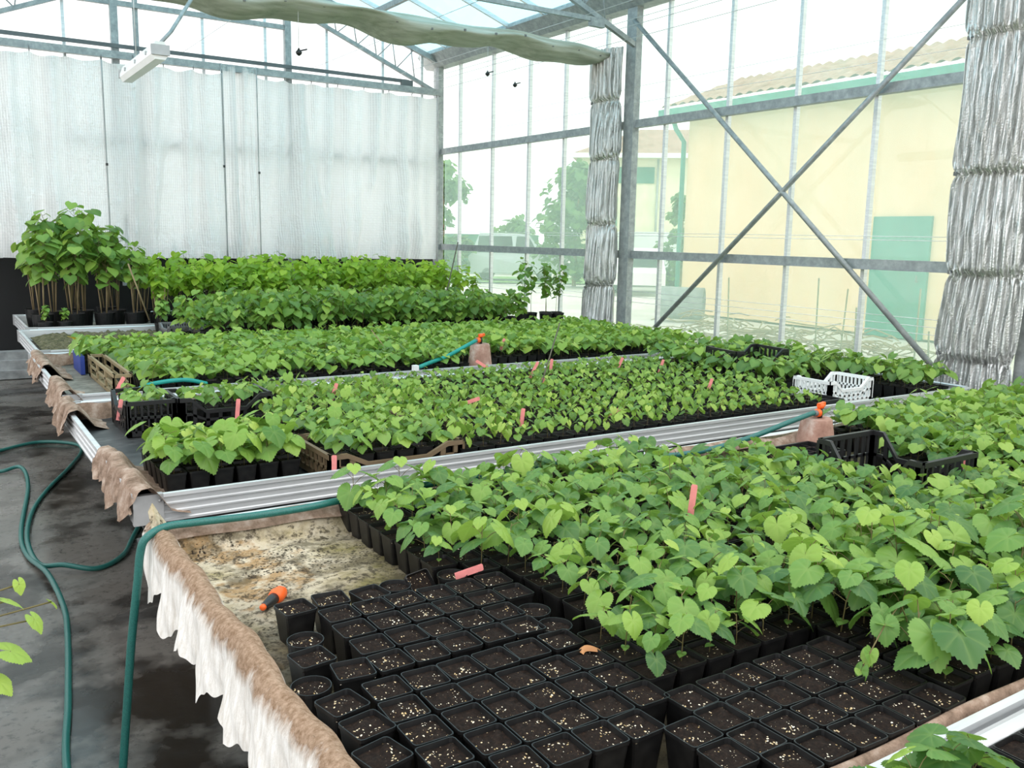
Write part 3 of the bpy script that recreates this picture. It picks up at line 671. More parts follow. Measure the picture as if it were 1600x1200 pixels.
# --- soil-pot bench: large-leaved seedlings
spots = []
for i in range(52):
    for j in range(22):
        x, y = 1.265+.0962*i, 3.0-.0962*j
        if x < 1.30 and y < 2.27: continue
        if x < 1.41 and 1.73 < y < 2.20: continue
        if x < 1.93 and y < 1.40: continue
        if y < 1.02 or x > 6.12: continue
        if 3.20 < x < 3.76 and 1.95 < y < 2.60: continue
        if 3.12 < x < 4.02 and y > 2.55: continue
        if 2.75 < x < 3.2 and y > 2.78: continue
        spots.append((x, y, i, j))
spots.sort(key=dist)
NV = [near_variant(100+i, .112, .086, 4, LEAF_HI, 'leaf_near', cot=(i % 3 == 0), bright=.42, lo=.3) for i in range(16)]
edge_lab = {}
for q, s in enumerate(sorted([s for s in spots if s[0] < 1.30], key=lambda s: -s[1])): edge_lab[s] = f'leafy seedling facing the bare fleece, {ORD[q+1]} pot from the hose side'
for q, s in enumerate(sorted([s for s in spots if 1.30 < s[0] < 1.38 and s[1] < 2.27], key=lambda s: -s[1])): edge_lab[s] = f'leafy seedling edging the bare soil pots, {ORD[q+1]} pot down the edge column'
for q, s in enumerate(sorted([s for s in spots if 1.38 < s[0] < 1.93 and s[1] < 1.47], key=lambda s: s[0])): edge_lab[s] = f'leafy seedling just behind the shaded soil pots, {ORD[q+1]} along the row'
for q, s in enumerate(sorted([s for s in spots if s[0] > 1.93 and s[1] < 1.10], key=lambda s: s[0])[:7]): edge_lab[s] = f'leafy seedling against the near rail, {ORD[q+1]} beyond the shaded soil pots'
for q, s in enumerate(spots[:300]):
    x, y = s[0]+R.uniform(-.003, .003), s[1]+R.uniform(-.003, .003)
    t = thing('potted_seedling', edge_lab.get(s, 'large-leaved seedling inside the dense block beside the soil pots'), 'seedling', (x, y, ZB+.006), 0, 'large-leaved seedlings beside the soil pots')
    link('pot', POT, t); link('soil', R.choice(SOILS_PLAIN), t)
    L, S = R.choice(NV); a = R.uniform(0, 6.28); k = R.uniform(.72, 1.18)
    if s[0] > 1.93 and s[1] < 1.6: k *= 1.3
    for nm, me in (('foliage', L), ('stem', S)):
        c = link(nm, me, t); c.location = (0, 0, .085); c.rotation_euler = (0, 0, a); c.scale = (k, k, k)
def mk(r, mb, x, y):
    pot_into(mb, x, y, ZB+.006); tall = x > 3.9
    grow(r, (.13 if tall else .112)*r.uniform(.75, 1.2), 6 if tall else 4, .09 if tall else .084, LEAF_MID if x < 4.2 else LEAF_LO, mbL=mb, mbS=Sub(mb, 3), at=(x, y, ZB+.09), bright=.45 if not tall else .5, lo=.3)
mass('seedling_crop', [s[:2] for s in spots[300:]], mk, ['leaf_near', 'pot', 'soil_plain', 'stem'], 'rest of the large-leaved seedlings, around and behind the black crate', 'seedlings', ZB)

# --- nearest bench: leaves coming into the bottom corner
for q, (x, y, h, l) in enumerate(((1.295, .808, .10, 'seedling whose leaves cover the near rail corner, leftmost'), (1.391, .808, .12, 'seedling under the rail with a big notched leaf'), (1.487, .808, .10, 'seedling by the near rail, right of the big notched leaf'), (1.583, .808, .12, 'seedling by the near rail at the very right edge'), (1.343, .708, .12, 'seedling below the big notched leaf, on the nearest bench'), (1.487, .708, .12, 'lowest seedling in the bottom right corner'))):
    t = thing('potted_seedling', l, 'seedling', (x, y, ZB+.006), 0, 'seedlings on the nearest bench'); link('pot', POT, t); link('soil', SOILS_PLAIN[0], t)
    L, S = near_variant(300+q, h*.9, .10, 5, LEAF_HI, 'leaf_near', bright=.3, spread=.9)
    for nm, me in (('foliage', L), ('stem', S)): c = link(nm, me, t); c.location = (0, 0, .085)

for q in range(5):
    t = thing('plant_pot', f'black pot along the near rail below the big notched leaf, {ORD[q+1]} past the seedlings', 'pot', (1.68+.096*q, .808, ZB+.006), 0, 'pots inside the nearest rail'); link('pot', POT, t); link('soil', SOILS_PLAIN[q % 3], t)
for q in range(2):
    t = thing('plant_pot', ('bare black pot at the start of the nearest rail', 'bare black pot beside it at the nearest rail')[q], 'pot', (1.10+.096*q, .808, ZB+.006), 0, 'pots inside the nearest rail'); link('pot', POT, t); link('soil', SOILS_PLAIN[q % 3], t)
# trailing shoot over the shaded soil pots
t = thing('trailing_shoot', 'thin shoot with small leaves drooping over the shaded soil pots', 'shoot', (1.98, 1.20, ZB+.09), 0); L, S = MB(), MB()
P = [(0, 0, 0), (-.02, .0, .10), (-.07, -.01, .155), (-.14, -.02, .12), (-.19, -.02, .06), (-.21, -.015, .02), (-.19, -.06, .005)]
S.tube(P, [.0018]*5+[.0012, .0008], 6)
for (x, y, z), az, p, sz, a in ((P[2], 2.2, -.6, .085, .3), (P[3], 4.0, -1.0, .075, .35), (P[3], 1.0, -.4, .05, .6), (P[4], 3.4, -.9, .05, .7), (P[4], 5.2, -1.1, .05, .45), (P[5], 3.0, -1.2, .055, .4), (P[5], 4.6, -.5, .035, .7)): put_leaf(L, LEAF_HI, (x, y, z), az, p, .2, sz, a)
L.build('foliage', 'leaf_near', t); S.build('stem', 'stem', t)

# --- small pale seedlings
spots = []
for i in range(52):
    for j in range(22):
        x, y = 2.10+.0955*i, 3.60+.0955*j
        if x > 6.1 or y > 5.58: continue
        if 4.92 < x < 5.66 and y < 4.24: continue
        if 4.70 < x < 5.0 and y < 4.0: continue
        if 5.02 < x < 5.62 and 4.50 < y < 5.05: continue
        spots.append((x, y, i, j))
for i in range(6):
    for j in range(11): spots.append((1.50+.1*i, 4.62+.0955*j, -9, -9)) if 4.62+.0955*j < 5.58 and not (i < 2 and 4.86 < 4.62+.0955*j < 5.38) else None
spots.sort(key=dist)
PV = [near_variant(500+i, .08, .050, 4, LEAF_MID, 'leaf_small', bright=.5, stem_r=.0014, lo=.35, droop=(15, 65)) for i in range(14)]
front = {s: q for q, s in enumerate(sorted([s for s in spots if s[1] < 3.65 and s[2] >= 0], key=lambda s: s[0]))}
small = [s for s in spots if s[0] < 4.95]; big = [s for s in spots if s[0] >= 4.95]
for s in small[:300]:
    q = front.get(s)
    lab = f'small pale seedling in the front row, {ORD[q+1]} pot from the brown crates' if q is not None and q < 29 else 'small pale seedling in the dense block behind the front row'
    t = thing('small_seedling', lab, 'seedling', (s[0]+R.uniform(-.003, .003), s[1]+R.uniform(-.003, .003), ZB+.008), 0, 'small pale seedlings')
    link('pot', POT_LO, t); L, S = R.choice(PV); a = R.uniform(0, 6.28); k = R.uniform(.8, 1.15)*(1.25 if s[0] < 2.4 else 1)
    for nm, me in (('foliage', L), ('stem', S)): c = link(nm, me, t); c.location = (0, 0, .085); c.rotation_euler = (0, 0, a); c.scale = (k, k, k)
def mk(r, mb, x, y):
    pot_into(mb, x, y, ZB+.008); b_ = x > 4.95
    grow(r, (.14 if b_ else .08)*r.uniform(.75, 1.2), 6 if b_ else 4, .095 if b_ else .053, LEAF_LO, mbL=mb, mbS=Sub(mb, 3), at=(x, y, ZB+.09), bright=.38 if b_ else .5, lo=.35, droop=(15, 60))
mass('small_seedling_crop', [s[:2] for s in small[300:]], mk, ['leaf_small', 'pot', 'soil_plain', 'stem'], 'rest of the small pale seedlings towards the middle rail', 'seedlings', ZB)
BV = [near_variant(560+i, .14, .095, 6, LEAF_LO, 'leaf_near', bright=.45, lo=.35) for i in range(8)]
for s in big[:300]:
    t = thing('broad_seedling', 'broad-leaved seedling at the bench end behind the white crate', 'seedling', (s[0], s[1], ZB+.008), 0, 'broad-leaved seedlings behind the white crate')
    link('pot', POT_LO, t); L, S = R.choice(BV); k = R.uniform(.8, 1.2)
    for nm, me in (('foliage', L), ('stem', S)): c = link(nm, me, t); c.location = (0, 0, .085); c.rotation_euler = (0, 0, R.uniform(0, 6.28)); c.scale = (k, k, k)
# lush block of square pots at the corner of that bench
LV = [near_variant(600+i, .12, .105, 6, LEAF_HI, 'leaf_small', bright=.45, lo=.3) for i in range(8)]
for j in range(5):
    for i in range(6):
        t = thing('potted_seedling', f'lush seedling at the bench corner, {ORD[i+1]} from left in {("front", "second", "third", "fourth", "back")[j]} row', 'seedling', (.80+.098*i, 3.79+.105*j, ZB+.008), 0, 'lush seedlings at the bench corner')
        link('pot', POT, t); link('soil', SOILS_PLAIN[i % 3], t); L, S = R.choice(LV); k = R.uniform(.85, 1.1)
        for nm, me in (('foliage', L), ('stem', S)): c = link(nm, me, t); c.location = (0, 0, .085); c.rotation_euler = (0, 0, R.uniform(0, 6.28)); c.scale = (k, k, k)

# --- seedlings on the bench with the farther clay pot
spots = []
for i in range(54):
    for j in range(20):
        x, y = .98+.097*i, 6.08+.097*j
        if x > 6.05 or y > 7.93 or (x < 1.12 and y < 7.36): continue
        if 3.58 < x < 3.86 and y < 6.32: continue
        if 3.86 <= x < 4.4 and y < 6.2: continue
        spots.append((x, y))
spots.sort(key=dist)
MV = [near_variant(700+i, .12, .090, 5, LEAF_LO, 'leaf_mid', bright=.48, lo=.3) for i in range(12)]
for s in spots[:300]:
    t = thing('leafy_seedling', 'leafy seedling on the middle bench around the farther clay pot', 'seedling', (s[0], s[1], ZB+.008), 0, 'leafy seedlings around the farther clay pot')
    link('pot', POT_LO, t); L, S = R.choice(MV); k = R.uniform(.8, 1.2)
    for nm, me in (('foliage', L), ('stem', S)): c = link(nm, me, t); c.location = (0, 0, .085); c.rotation_euler = (0, 0, R.uniform(0, 6.28)); c.scale = (k, k, k)
def mk(r, mb, x, y):
    pot_into(mb, x, y, ZB+.008); grow(r, .13*r.uniform(.8, 1.25), 5, .092, LEAF_LO, mbL=mb, mbS=Sub(mb, 3), at=(x, y, ZB+.09), bright=.5, lo=.35)
mass('leafy_seedling_crop', spots[300:], mk, ['leaf_mid', 'pot', 'soil_plain', 'stem'], 'rest of the leafy seedlings towards the moss bench', 'seedlings', ZB)

# --- bushy and tall vines on the two far benches
def big_pot_mesh(top, h): return pot_mb(top, top*.78, h, soil=True, round_=True, thick=.004, soil_d=.02).mesh('pot', ['pot', 'soil_plain'])
BP = big_pot_mesh(.075, .14); TP = big_pot_mesh(.11, .20)
def vine_variant(seed, h, nl, ls, mat_, stems, spread=.8, bright=.45, lo=.25, T=LEAF_LO):
    r = random.Random(seed); L, S, K = MB(), MB(), MB()
    for i in range(stems):
        a = 2*pi*i/stems + r.uniform(-.4, .4); d = .03*(stems > 1)
        grow(r, h*r.uniform(.8, 1.1), nl, ls, T, spread, lo, bright, (10, 55), .003, 0, L, S, (cos(a)*d, sin(a)*d, 0))
        K.tube([(cos(a)*d, sin(a)*d, 0), (cos(a)*d*2.4, sin(a)*d*2.4, h*.6)], .006, 6)
    return L.mesh('foliage', mat_), S.mesh('stem', 'stem'), K.mesh('cane', 'cane')
def vine(name, x, y, pot, z, var, k, label, cat, group, canes=False):
    t = thing(name, label, cat, (x, y, ZB+.006), 0, group); link('pot', pot, t); a = R.uniform(0, 6.28)
    for nm, me in (('foliage', var[0]), ('stem', var[1])) + ((('cane', var[2]),) if canes else ()):
        c = link(nm, me, t); c.location = (0, 0, z); c.rotation_euler = (0, 0, a); c.scale = (k, k, k)
    return t
VB = [vine_variant(800+i, .37, 11, .115, 'leaf_mid', 2, bright=.42) for i in range(8)]
for j in range(7):
    for i in range(24):
        x, y = 2.05+.175*i+.05*(j % 2), 8.42+.23*j
        if x > 6.05: continue
        if (x > 5.55 and y < 8.8) or (x < 2.42 and 9.0 < y < 9.72): continue
        vine('bushy_vine', x+R.uniform(-.03, .03), y+R.uniform(-.03, .03), BP, .12, R.choice(VB), R.uniform(.8, 1.12)*(1.0 if x > 2.6 else .85)*(1-.16*max(0, x-4)/2), 'bushy green vine in a black pot behind the leafy seedlings', 'vine', 'bushy vines on the moss bench')
VT = [vine_variant(850+i, .60, 12, .115, 'leaf_bright', 2, bright=.5, lo=.5) for i in range(8)]
for j in range(6):
    for i in range(21):
        x, y = 2.15+.2*i+.06*(j % 2), 10.38+.24*j
        if x > 6.15: continue
        vine('bright_vine', x+R.uniform(-.03, .03), y+R.uniform(-.03, .03), BP, .12, R.choice(VT), R.uniform(.85, 1.1)*(1-.10*max(0, x-4.8)), 'bright yellow-green vine in the row below the white curtain', 'vine', 'bright vines below the white curtain', canes=(i % 4 == 0))
VG = [vine_variant(900+i, .86, 19, .15, 'leaf_mid', 3, spread=1.7, bright=.42, lo=.42) for i in range(5)]
for q, (x, y, k, l) in enumerate(((.98, 10.54, .95, 'tall vine at the aisle end of the farthest bench'), (1.28, 10.54, 1.0, 'tall vine in the black pot with a white label'), (1.58, 10.54, .95, 'tall vine in the black pot beside the white-labelled one'), (1.12, 10.9, 1.15, 'tall vine behind the aisle-end vine'),
        (1.42, 10.93, 1.22, 'tallest vine, its top shoot against the white curtain'), (1.75, 10.88, 1.0, 'tall vine standing between the tallest one and the bright row'), (.98, 11.25, 1.0, 'tall vine in the rear, on the aisle side'), (1.35, 11.3, 1.12, 'tall vine at the rear under the curtain hem'), (1.72, 11.3, 1.0, 'rear tall vine next to the bright row'), (1.88, 10.5, .8, 'shorter tall-group vine bordering the bushy ones'))):
    vine('tall_vine', x, y, TP, .18, VG[q % 5], k, l, 'vine', 'tall potted vines', True)
b = MB(); L = MB(); rr = random.Random(4); grow(rr, .5, 9, .075, LEAF_LO, .8, .2, .6, (0, 50), .003, 0, L, b, (1.42, 10.9, 1.55))
o = L.build('vine_shoot', 'leaf_back'); tag(o, 'single long shoot rising above the tallest vine', 'vine'); b.build('stem', 'stem', o)
for q, (x, y, k) in enumerate(((.92, 10.28, .5), (1.10, 10.28, .42), (1.95, 9.75, .6))):
    vine('low_vine', x+.06, y+.02, BP, .12, VB[q], k, ('low dark vine at the bench corner below the tall ones', 'low vine with a yellow flower-like leaf beside the corner one', 'low vine with a yellowing leaf at the end of the moss')[q], 'vine', 'low vines at the bare bench end')
# young saplings in trays by the glass
VS = [vine_variant(930+i, .64, 18, .10, 'leaf_back', 1, spread=1.0, bright=.3, lo=.35) for i in range(4)]
for q, (x, y, k, l) in enumerate(((5.62, 8.42, .95, 'leftmost dark-leaved sapling'), (5.80, 8.50, 1.0, 'second dark-leaved sapling from left'), (5.92, 8.36, 1.05, 'third dark-leaved sapling, the bushiest'), (6.02, 8.52, 1.0, 'fourth dark-leaved sapling'), (6.08, 8.36, .85, 'fifth dark-leaved sapling'), (6.14, 8.48, .8, 'rightmost dark-leaved sapling beside the foil curtain'))):
    t = vine('sapling', x, y, BP, .12, VS[q % 4], k, l+' in a black tray by the glass', 'sapling', 'dark-leaved saplings by the glass'); t.location.z += .10
for x, l in ((5.72, 'left black tray under the dark-leaved saplings'), (6.04, 'right black tray under the dark-leaved saplings')):
    t = thing('planting_tray', l, 'tray', (x, 8.44, ZB+.006), 0, 'black sapling trays'); b = MB(); b.box((0, 0, .045), (.30, .36, .09)); b.build('base', 'black_plastic', t)
    b = MB()
    for sx, sy, w, d in ((0, -.185, .32, .015), (0, .185, .32, .015), (-.155, 0, .015, .38), (.155, 0, .015, .38)): b.box((sx, sy, .10), (w, d, .035))
    b.build('rim', 'black_plastic', t)

# --- leaves hanging in from the bench across the path
t = thing('growing_bench', 'bench across the path, outside the frame', 'bench', (0, 0, 0), group='long growing benches')
b = MB(); b.box((-.65, 3.2, ZB-.02), (.9, 4.6, .035)); b.build('bed', 'mat_black', t)
for y in (1.2, 3.2, 5.2):
    for x in (-.95, -.35): b = MB(); b.box((x, y, .34), (.05, .05, .68)); b.build('leg', 'galv', t)
for q, (y, h, l, pts) in enumerate(((2.05, .2, 'vine overhanging the wet floor with leaves at the frame edge', ((.085, 1.97, .95, .08, -.5), (.135, 2.03, .985, .055, -.9), (.09, 2.02, 1.04, .055, -.5), (.175, 2.1, .99, .035, -.9), (.06, 1.95, .90, .06, -.7), (.115, 2.08, 1.05, .04, -1.2))), (3.95, .3, 'vine with one leaf showing beside the distant floor', ((.185, 4.0, 1.42, .07, -.6), (.17, 3.95, 1.37, .06, -.9), (.16, 4.0, 1.47, .05, -.3))))):
    t = thing('overhanging_vine', l, 'vine', (-.25, y, ZB), 0); link('pot', BP, t)
    L, S = MB(), MB()
    for x, yy, z, s, p in pts:
        e = Vector((x+.25, yy-y, z-ZB)); S.tube([(0, 0, .12), (.08, 0, .12+.6*(e.z-.12)+.05), e], .002, 5)
        put_leaf(L, LEAF_HI, e, R.uniform(-1.2, .3), p, R.uniform(-.3, .3), s*.95, R.uniform(.55, .9))
    L.build('foliage', 'leaf_near', t); S.build('stem', 'stem', t)

# ---------------------------------------------------------------- crates and trays
def crate(name, label, mat_, loc, rz, Lx, Wy, He, Hs, group=None, slots=7, cat='crate', dip=True):
    """long sides (along x) dip to Hs, end walls (along y) rise to He; slatted walls"""
    t = thing(name, label, cat, loc, rz, group); w = .012
    b = MB(); n = 7
    for i in range(n): b.box((-Lx/2+Lx*(i+.5)/n, 0, .008), (Lx/n*.62, Wy-.01, .010))
    for y in (-Wy*.3, 0, Wy*.3): b.box((0, y, .008), (Lx-.01, .02, .012))
    b.build('base', mat_, t)
    def wall(p0, p1, H0, Hm, nm, handle):
        b = MB(); p0, p1 = Vector(p0), Vector(p1); d = p1-p0; L = d.length; d.normalize(); nrm = Vector((-d.y, d.x, 0)); z0 = .0
        hz = lambda t: H0 if (t < .12 or t > .88) else (H0 + (Hm-H0)*min(1, (min(t, 1-t)-.12)/.16))
        def slab(t0, t1, za, zb, th=w):
            V = []
            for t in (t0, t1):
                for s in (-th/2, th/2):
                    q = p0 + d*(L*t) + nrm*s; V += [(q.x, q.y, za if not callable(za) else za(t)), (q.x, q.y, zb if not callable(zb) else zb(t))]
            b.add(V, [(0, 2, 3, 1), (4, 5, 7, 6), (0, 1, 5, 4), (2, 6, 7, 3), (1, 3, 7, 5), (0, 4, 6, 2)])
        N = 25
        for i in range(N):
            a, c = i/N, (i+1)/N
            slab(a, c, lambda t: hz(t)-.022, hz, w*1.5); slab(a, c, 0, .03)
            if H0 > .12: slab(a, c, lambda t: hz(t)*.52-.007, lambda t: hz(t)*.52+.007)
        m_ = slots
        for i in range(m_+1):
            a = i/m_*.96
            slab(a, a+.04+.02*(i in (0, m_)), .02, lambda t: hz(t)-.01)
        slab(0, .07, 0, hz); slab(.93, 1, 0, hz)
        b.build(nm, mat_, t)
    x, y = Lx/2, Wy/2
    wall((-x, -y, 0), (x, -y, 0), He, Hs if dip else He, 'side_wall', False); wall((-x, y, 0), (x, y, 0), He, Hs if dip else He, 'side_wall', False)
    wall((-x, -y, 0), (-x, y, 0), He, He, 'end_wall', True); wall((x, -y, 0), (x, y, 0), He, He, 'end_wall', True)
    return t
crate('produce_crate', 'empty black slatted crate among the large-leaved seedlings', 'black_plastic', (3.47, 2.25, ZB+.006), rad(90), .50, .38, .235, .13)
crate('produce_crate', 'white slatted crate on the bench edge near the orange tap', 'white_plastic', (5.28, 3.95, ZB+.012), 0, .46, .30, .165, .105, slots=9)
crate('produce_crate', 'black slatted crate among the pale seedlings behind the white crate', 'black_plastic', (5.33, 4.80, ZB+.012), rad(-8), .50, .36, .27, .20)
for (x, y, rz, l, n1, n2) in ((.95, 5.20, 90, 'narrow black crate marked by two pink labels', 2, 4), (1.34, 5.12, 0, 'black crate of seedlings behind the lush corner block', 4, 3)):
    crate('seedling_crate', l, 'black_plastic', (x, y, ZB+.012), rad(rz), .50 if rz == 0 else .46, .34 if rz == 0 else .24, .19, .12, 'black crates holding seedlings')
    for i in range(n1):
        for j in range(n2):
            t = thing('small_seedling', 'seedling growing inside the ' + l, 'seedling', (x+(i-(n1-1)/2)*.1, y+(j-(n2-1)/2)*.1, ZB+.028), 0, 'seedlings inside '+l)
            link('pot', POT_LO, t); L, S = R.choice(BV); k = R.uniform(.65, .85)
            for nm, me in (('foliage', L), ('stem', S)): c = link(nm, me, t); c.location = (0, 0, .085); c.rotation_euler = (0, 0, R.uniform(0, 6.28)); c.scale = (k, k, k)
for (y, l) in ((3.80, 'brown slatted crate of seedlings with the upright pink label'), (4.26, 'brown slatted crate of seedlings behind the front brown one')):
    crate('seedling_crate', l, 'brown_plastic', (1.74, y, ZB+.012), 0, .66, .42, .135, .085, 'brown crates holding seedlings')
    for i in range(6):
        for j in range(4):
            t = thing('small_seedling', 'seedling growing inside the ' + l.replace(' slatted', '').replace(' of seedlings', ''), 'seedling', (1.74+(i-2.5)*.1, y+(j-1.5)*.096, ZB+.028), 0, 'seedlings in '+l)
            link('pot', POT_LO, t); L, S = R.choice(LV if (i+j) % 2 else BV); k = R.uniform(.6, .8)
            for nm, me in (('foliage', L), ('stem', S)): c = link(nm, me, t); c.location = (0, 0, .085); c.rotation_euler = (0, 0, R.uniform(0, 6.28)); c.scale = (k, k, k)
def tray(label, x, y, w, d, z, rz=0., mat_='black_plastic', h=.05):
    t = thing('seed_tray', label, 'tray', (x, y, z), rz); b = MB(); b.box((0, 0, .006), (w, d, .012)); b.build('base', mat_, t)
    b = MB()
    for sx, sy, ww, dd in ((0, -d/2, w, .012), (0, d/2, w, .012), (-w/2, 0, .012, d), (w/2, 0, .012, d)): b.box((sx, sy, h/2), (ww, dd, h))
    n, m_ = max(1, round(w/.075)), max(1, round(d/.075))
    for i in range(1, n): b.box((-w/2+w*i/n, 0, h/2-.004), (.005, d, h-.01))
    for j in range(1, m_): b.box((0, -d/2+d*j/m_, h/2-.004), (w, .005, h-.01))
    b.build('rim', mat_, t)
tray('empty black cell tray in front of the nearer clay pot', 3.60, 2.83, .34, .22, ZB+.01, h=.075)
tray('empty black cell tray beside the white crate', 4.85, 3.76, .24, .26, ZB+.012, h=.085)
crate('wire_tray', 'grey wire-mesh tray at the end of the dried moss', 'grey_plastic', (2.12, 9.35, ZB+.03), rad(90), .5, .34, .14, .10, slots=14, cat='tray')
crate('wooden_tray', 'wooden-sided tray of seedlings at the middle bench end', 'wood', (1.02, 6.75, ZB+.008), rad(90), 1.1, .1, .16, .16, slots=3, cat='tray', dip=False)
b = MB(); b.box((.93, 7.55, ZB+.08), (.03, .4, .14)); tag(b.build('blue_panel', 'blue'), 'blue crate side behind the yellow leaf', 'crate')
L = MB(); put_leaf(L, LEAF_MID, (.86, 7.1, 1.0), 3.4, -.9, .2, .18, .55); put_leaf(L, LEAF_MID, (.90, 7.12, .98), 3.0, -1.2, .2, .16, .4); put_leaf(L, LEAF_LO, (.86, 7.15, 1.02), 1.2, -.2, .2, .12, .5, 1)
tag(L.build('drooping_leaf_spray', ['leaf_mid', 'yellow']), 'drooping green leaves with a yellow patch above the bench end', 'leaf')

# ---------------------------------------------------------------- clay pots, hoses and taps
def clay_pot(x, y, label, h=.19):
    t = thing('clay_pot', label, 'pot', (x, y, ZB+.006), 0, 'upturned clay pots carrying hose taps')
    b = MB(); b.lathe([(.108, 0), (.112, .01), (.108, .05), (.100, .055), (.078, h-.008), (.070, h), (.02, h), (.018, h-.01)], 28); b.build('body', 'terracotta', t)
def tap(x, y, z, ang, label):
    t = thing('hose_tap', label, 'tap', (x, y, z), ang, 'orange hose taps on clay pots')
    Mx = Matrix.Rotation(-pi/2, 3, 'Y')
    b = MB(); b.lathe([(.012, 0), (.014, .03), (.012, .055)], 14); b.build('post', 'black_plastic', t)
    b = MB(); b.lathe([(.020, .0), (.023, .006), (.021, .022), (.017, .028)], 16, (-.012, 0, .03), M=Mx); b.build('collar', 'orange', t)
    b = MB(); b.lathe([(.017, 0), (.015, .02)], 14, (-.038, 0, .03), M=Mx); b.build('ferrule', 'grey_plastic', t)
    b = MB(); b.lathe([(.017, 0), (.02, .008), (.02, .018), (.014, .026)], 16, (0, 0, .052)); b.bar((-.02, 0, .068), (.035, 0, .072), .018, .022); b.build('knob', 'orange', t)
clay_pot(3.86, 2.97, 'weathered upturned clay pot on the near bench holding the tap')
tap(3.87, 2.96, ZB+.194, rad(8), 'orange tap on the nearer clay pot, green hose attached')
clay_pot(3.70, 6.14, 'weathered upturned clay pot on the middle bench', .24)
tap(3.70, 6.13, ZB+.246, rad(5), 'orange tap on the farther clay pot, teal hose attached')

def smooth_path(P, n=10):
    P = [Vector(p) for p in P]; Q = []
    for i in range(len(P)-1):
        p0, p1, p2, p3 = P[max(0, i-1)], P[i], P[i+1], P[min(len(P)-1, i+2)]
        for k in range(n):
            t = k/n; Q.append(.5*((2*p1)+(p2-p0)*t+(2*p0-5*p1+4*p2-p3)*t*t+(3*p1-p0-3*p2+p3)*t**3))
    return Q + [P[-1]]
def hose(pts, label, mat_='hose', rd=.0135):
    b = MB(); b.tube(smooth_path(pts), rd, 12); tag(b.build('garden_hose', mat_), label, 'hose')
z = .016
hose([(.24, 2.4, z), (.27, 3.10, z), (.33, 3.56, z), (.40, 4.15, z), (.428, 4.53, z), (.405, 4.96, z+.025), (.345, 5.40, z), (.355, 5.87, z), (.48, 6.9, z), (.475, 7.40, z+.02), (.34, 7.42, z), (.16, 7.55, z), (.16, 7.95, z), (.384, 8.14, z), (.68, 8.32, z), (.92, 8.13, z), (.945, 7.83, z), (.80, 7.33, z), (.59, 6.75, z), (.45, 6.25, z), (.366, 5.60, z+.026), (.385, 5.18, z+.01), (.49, 5.04, z+.03), (.64, 4.985, z), (.79, 5.12, z), (.90, 5.42, z), (1.1, 6.0, z)], 'green hose looping over the wet floor and under the benches')
hose([(.425, 2.98, z), (.45, 2.985, .24), (.475, 2.99, .46), (.503, 2.985, .67), (.515, 2.985, .76), (.535, 2.985, .806), (.60, 3.01, .826), (.70, 3.015, .824), (.90, 3.01, .818), (1.10, 3.01, .818), (1.25, 3.03, .82), (1.7, 3.05, .825), (2.3, 3.04, .83), (2.75, 3.03, .80), (3.05, 3.0, .80), (3.35, 2.98, .835), (3.62, 2.965, .89), (3.80, 2.957, .924), (3.825, 2.956, .924)], 'green hose over the fleece corner, running to the nearer clay pot')
hose([(1.05, 5.93, .80), (1.15, 5.96, .83), (1.35, 5.97, .84), (1.5, 6.0, .80)], 'teal hose bowing over the rail behind the black crates', 'hose_teal', .014)
hose([(3.02, 5.90, .825), (3.15, 5.98, .84), (3.35, 6.05, .875), (3.55, 6.10, .94), (3.66, 6.127, .976)], 'teal hose rising to the farther clay pot', 'hose_teal', .015)
b = MB(); b.box((3.0, 5.91, .822), (.04, .04, .04)); tag(b.build('hose_clip', 'white_plastic'), 'white clip holding the teal hose on the rail', 'clip')
b = MB(); b.box((1.98, 5.93, .80), (.16, .07, .03)); tag(b.build('black_plate', 'black_plastic'), 'small black plate lying over the middle rail', 'plate')

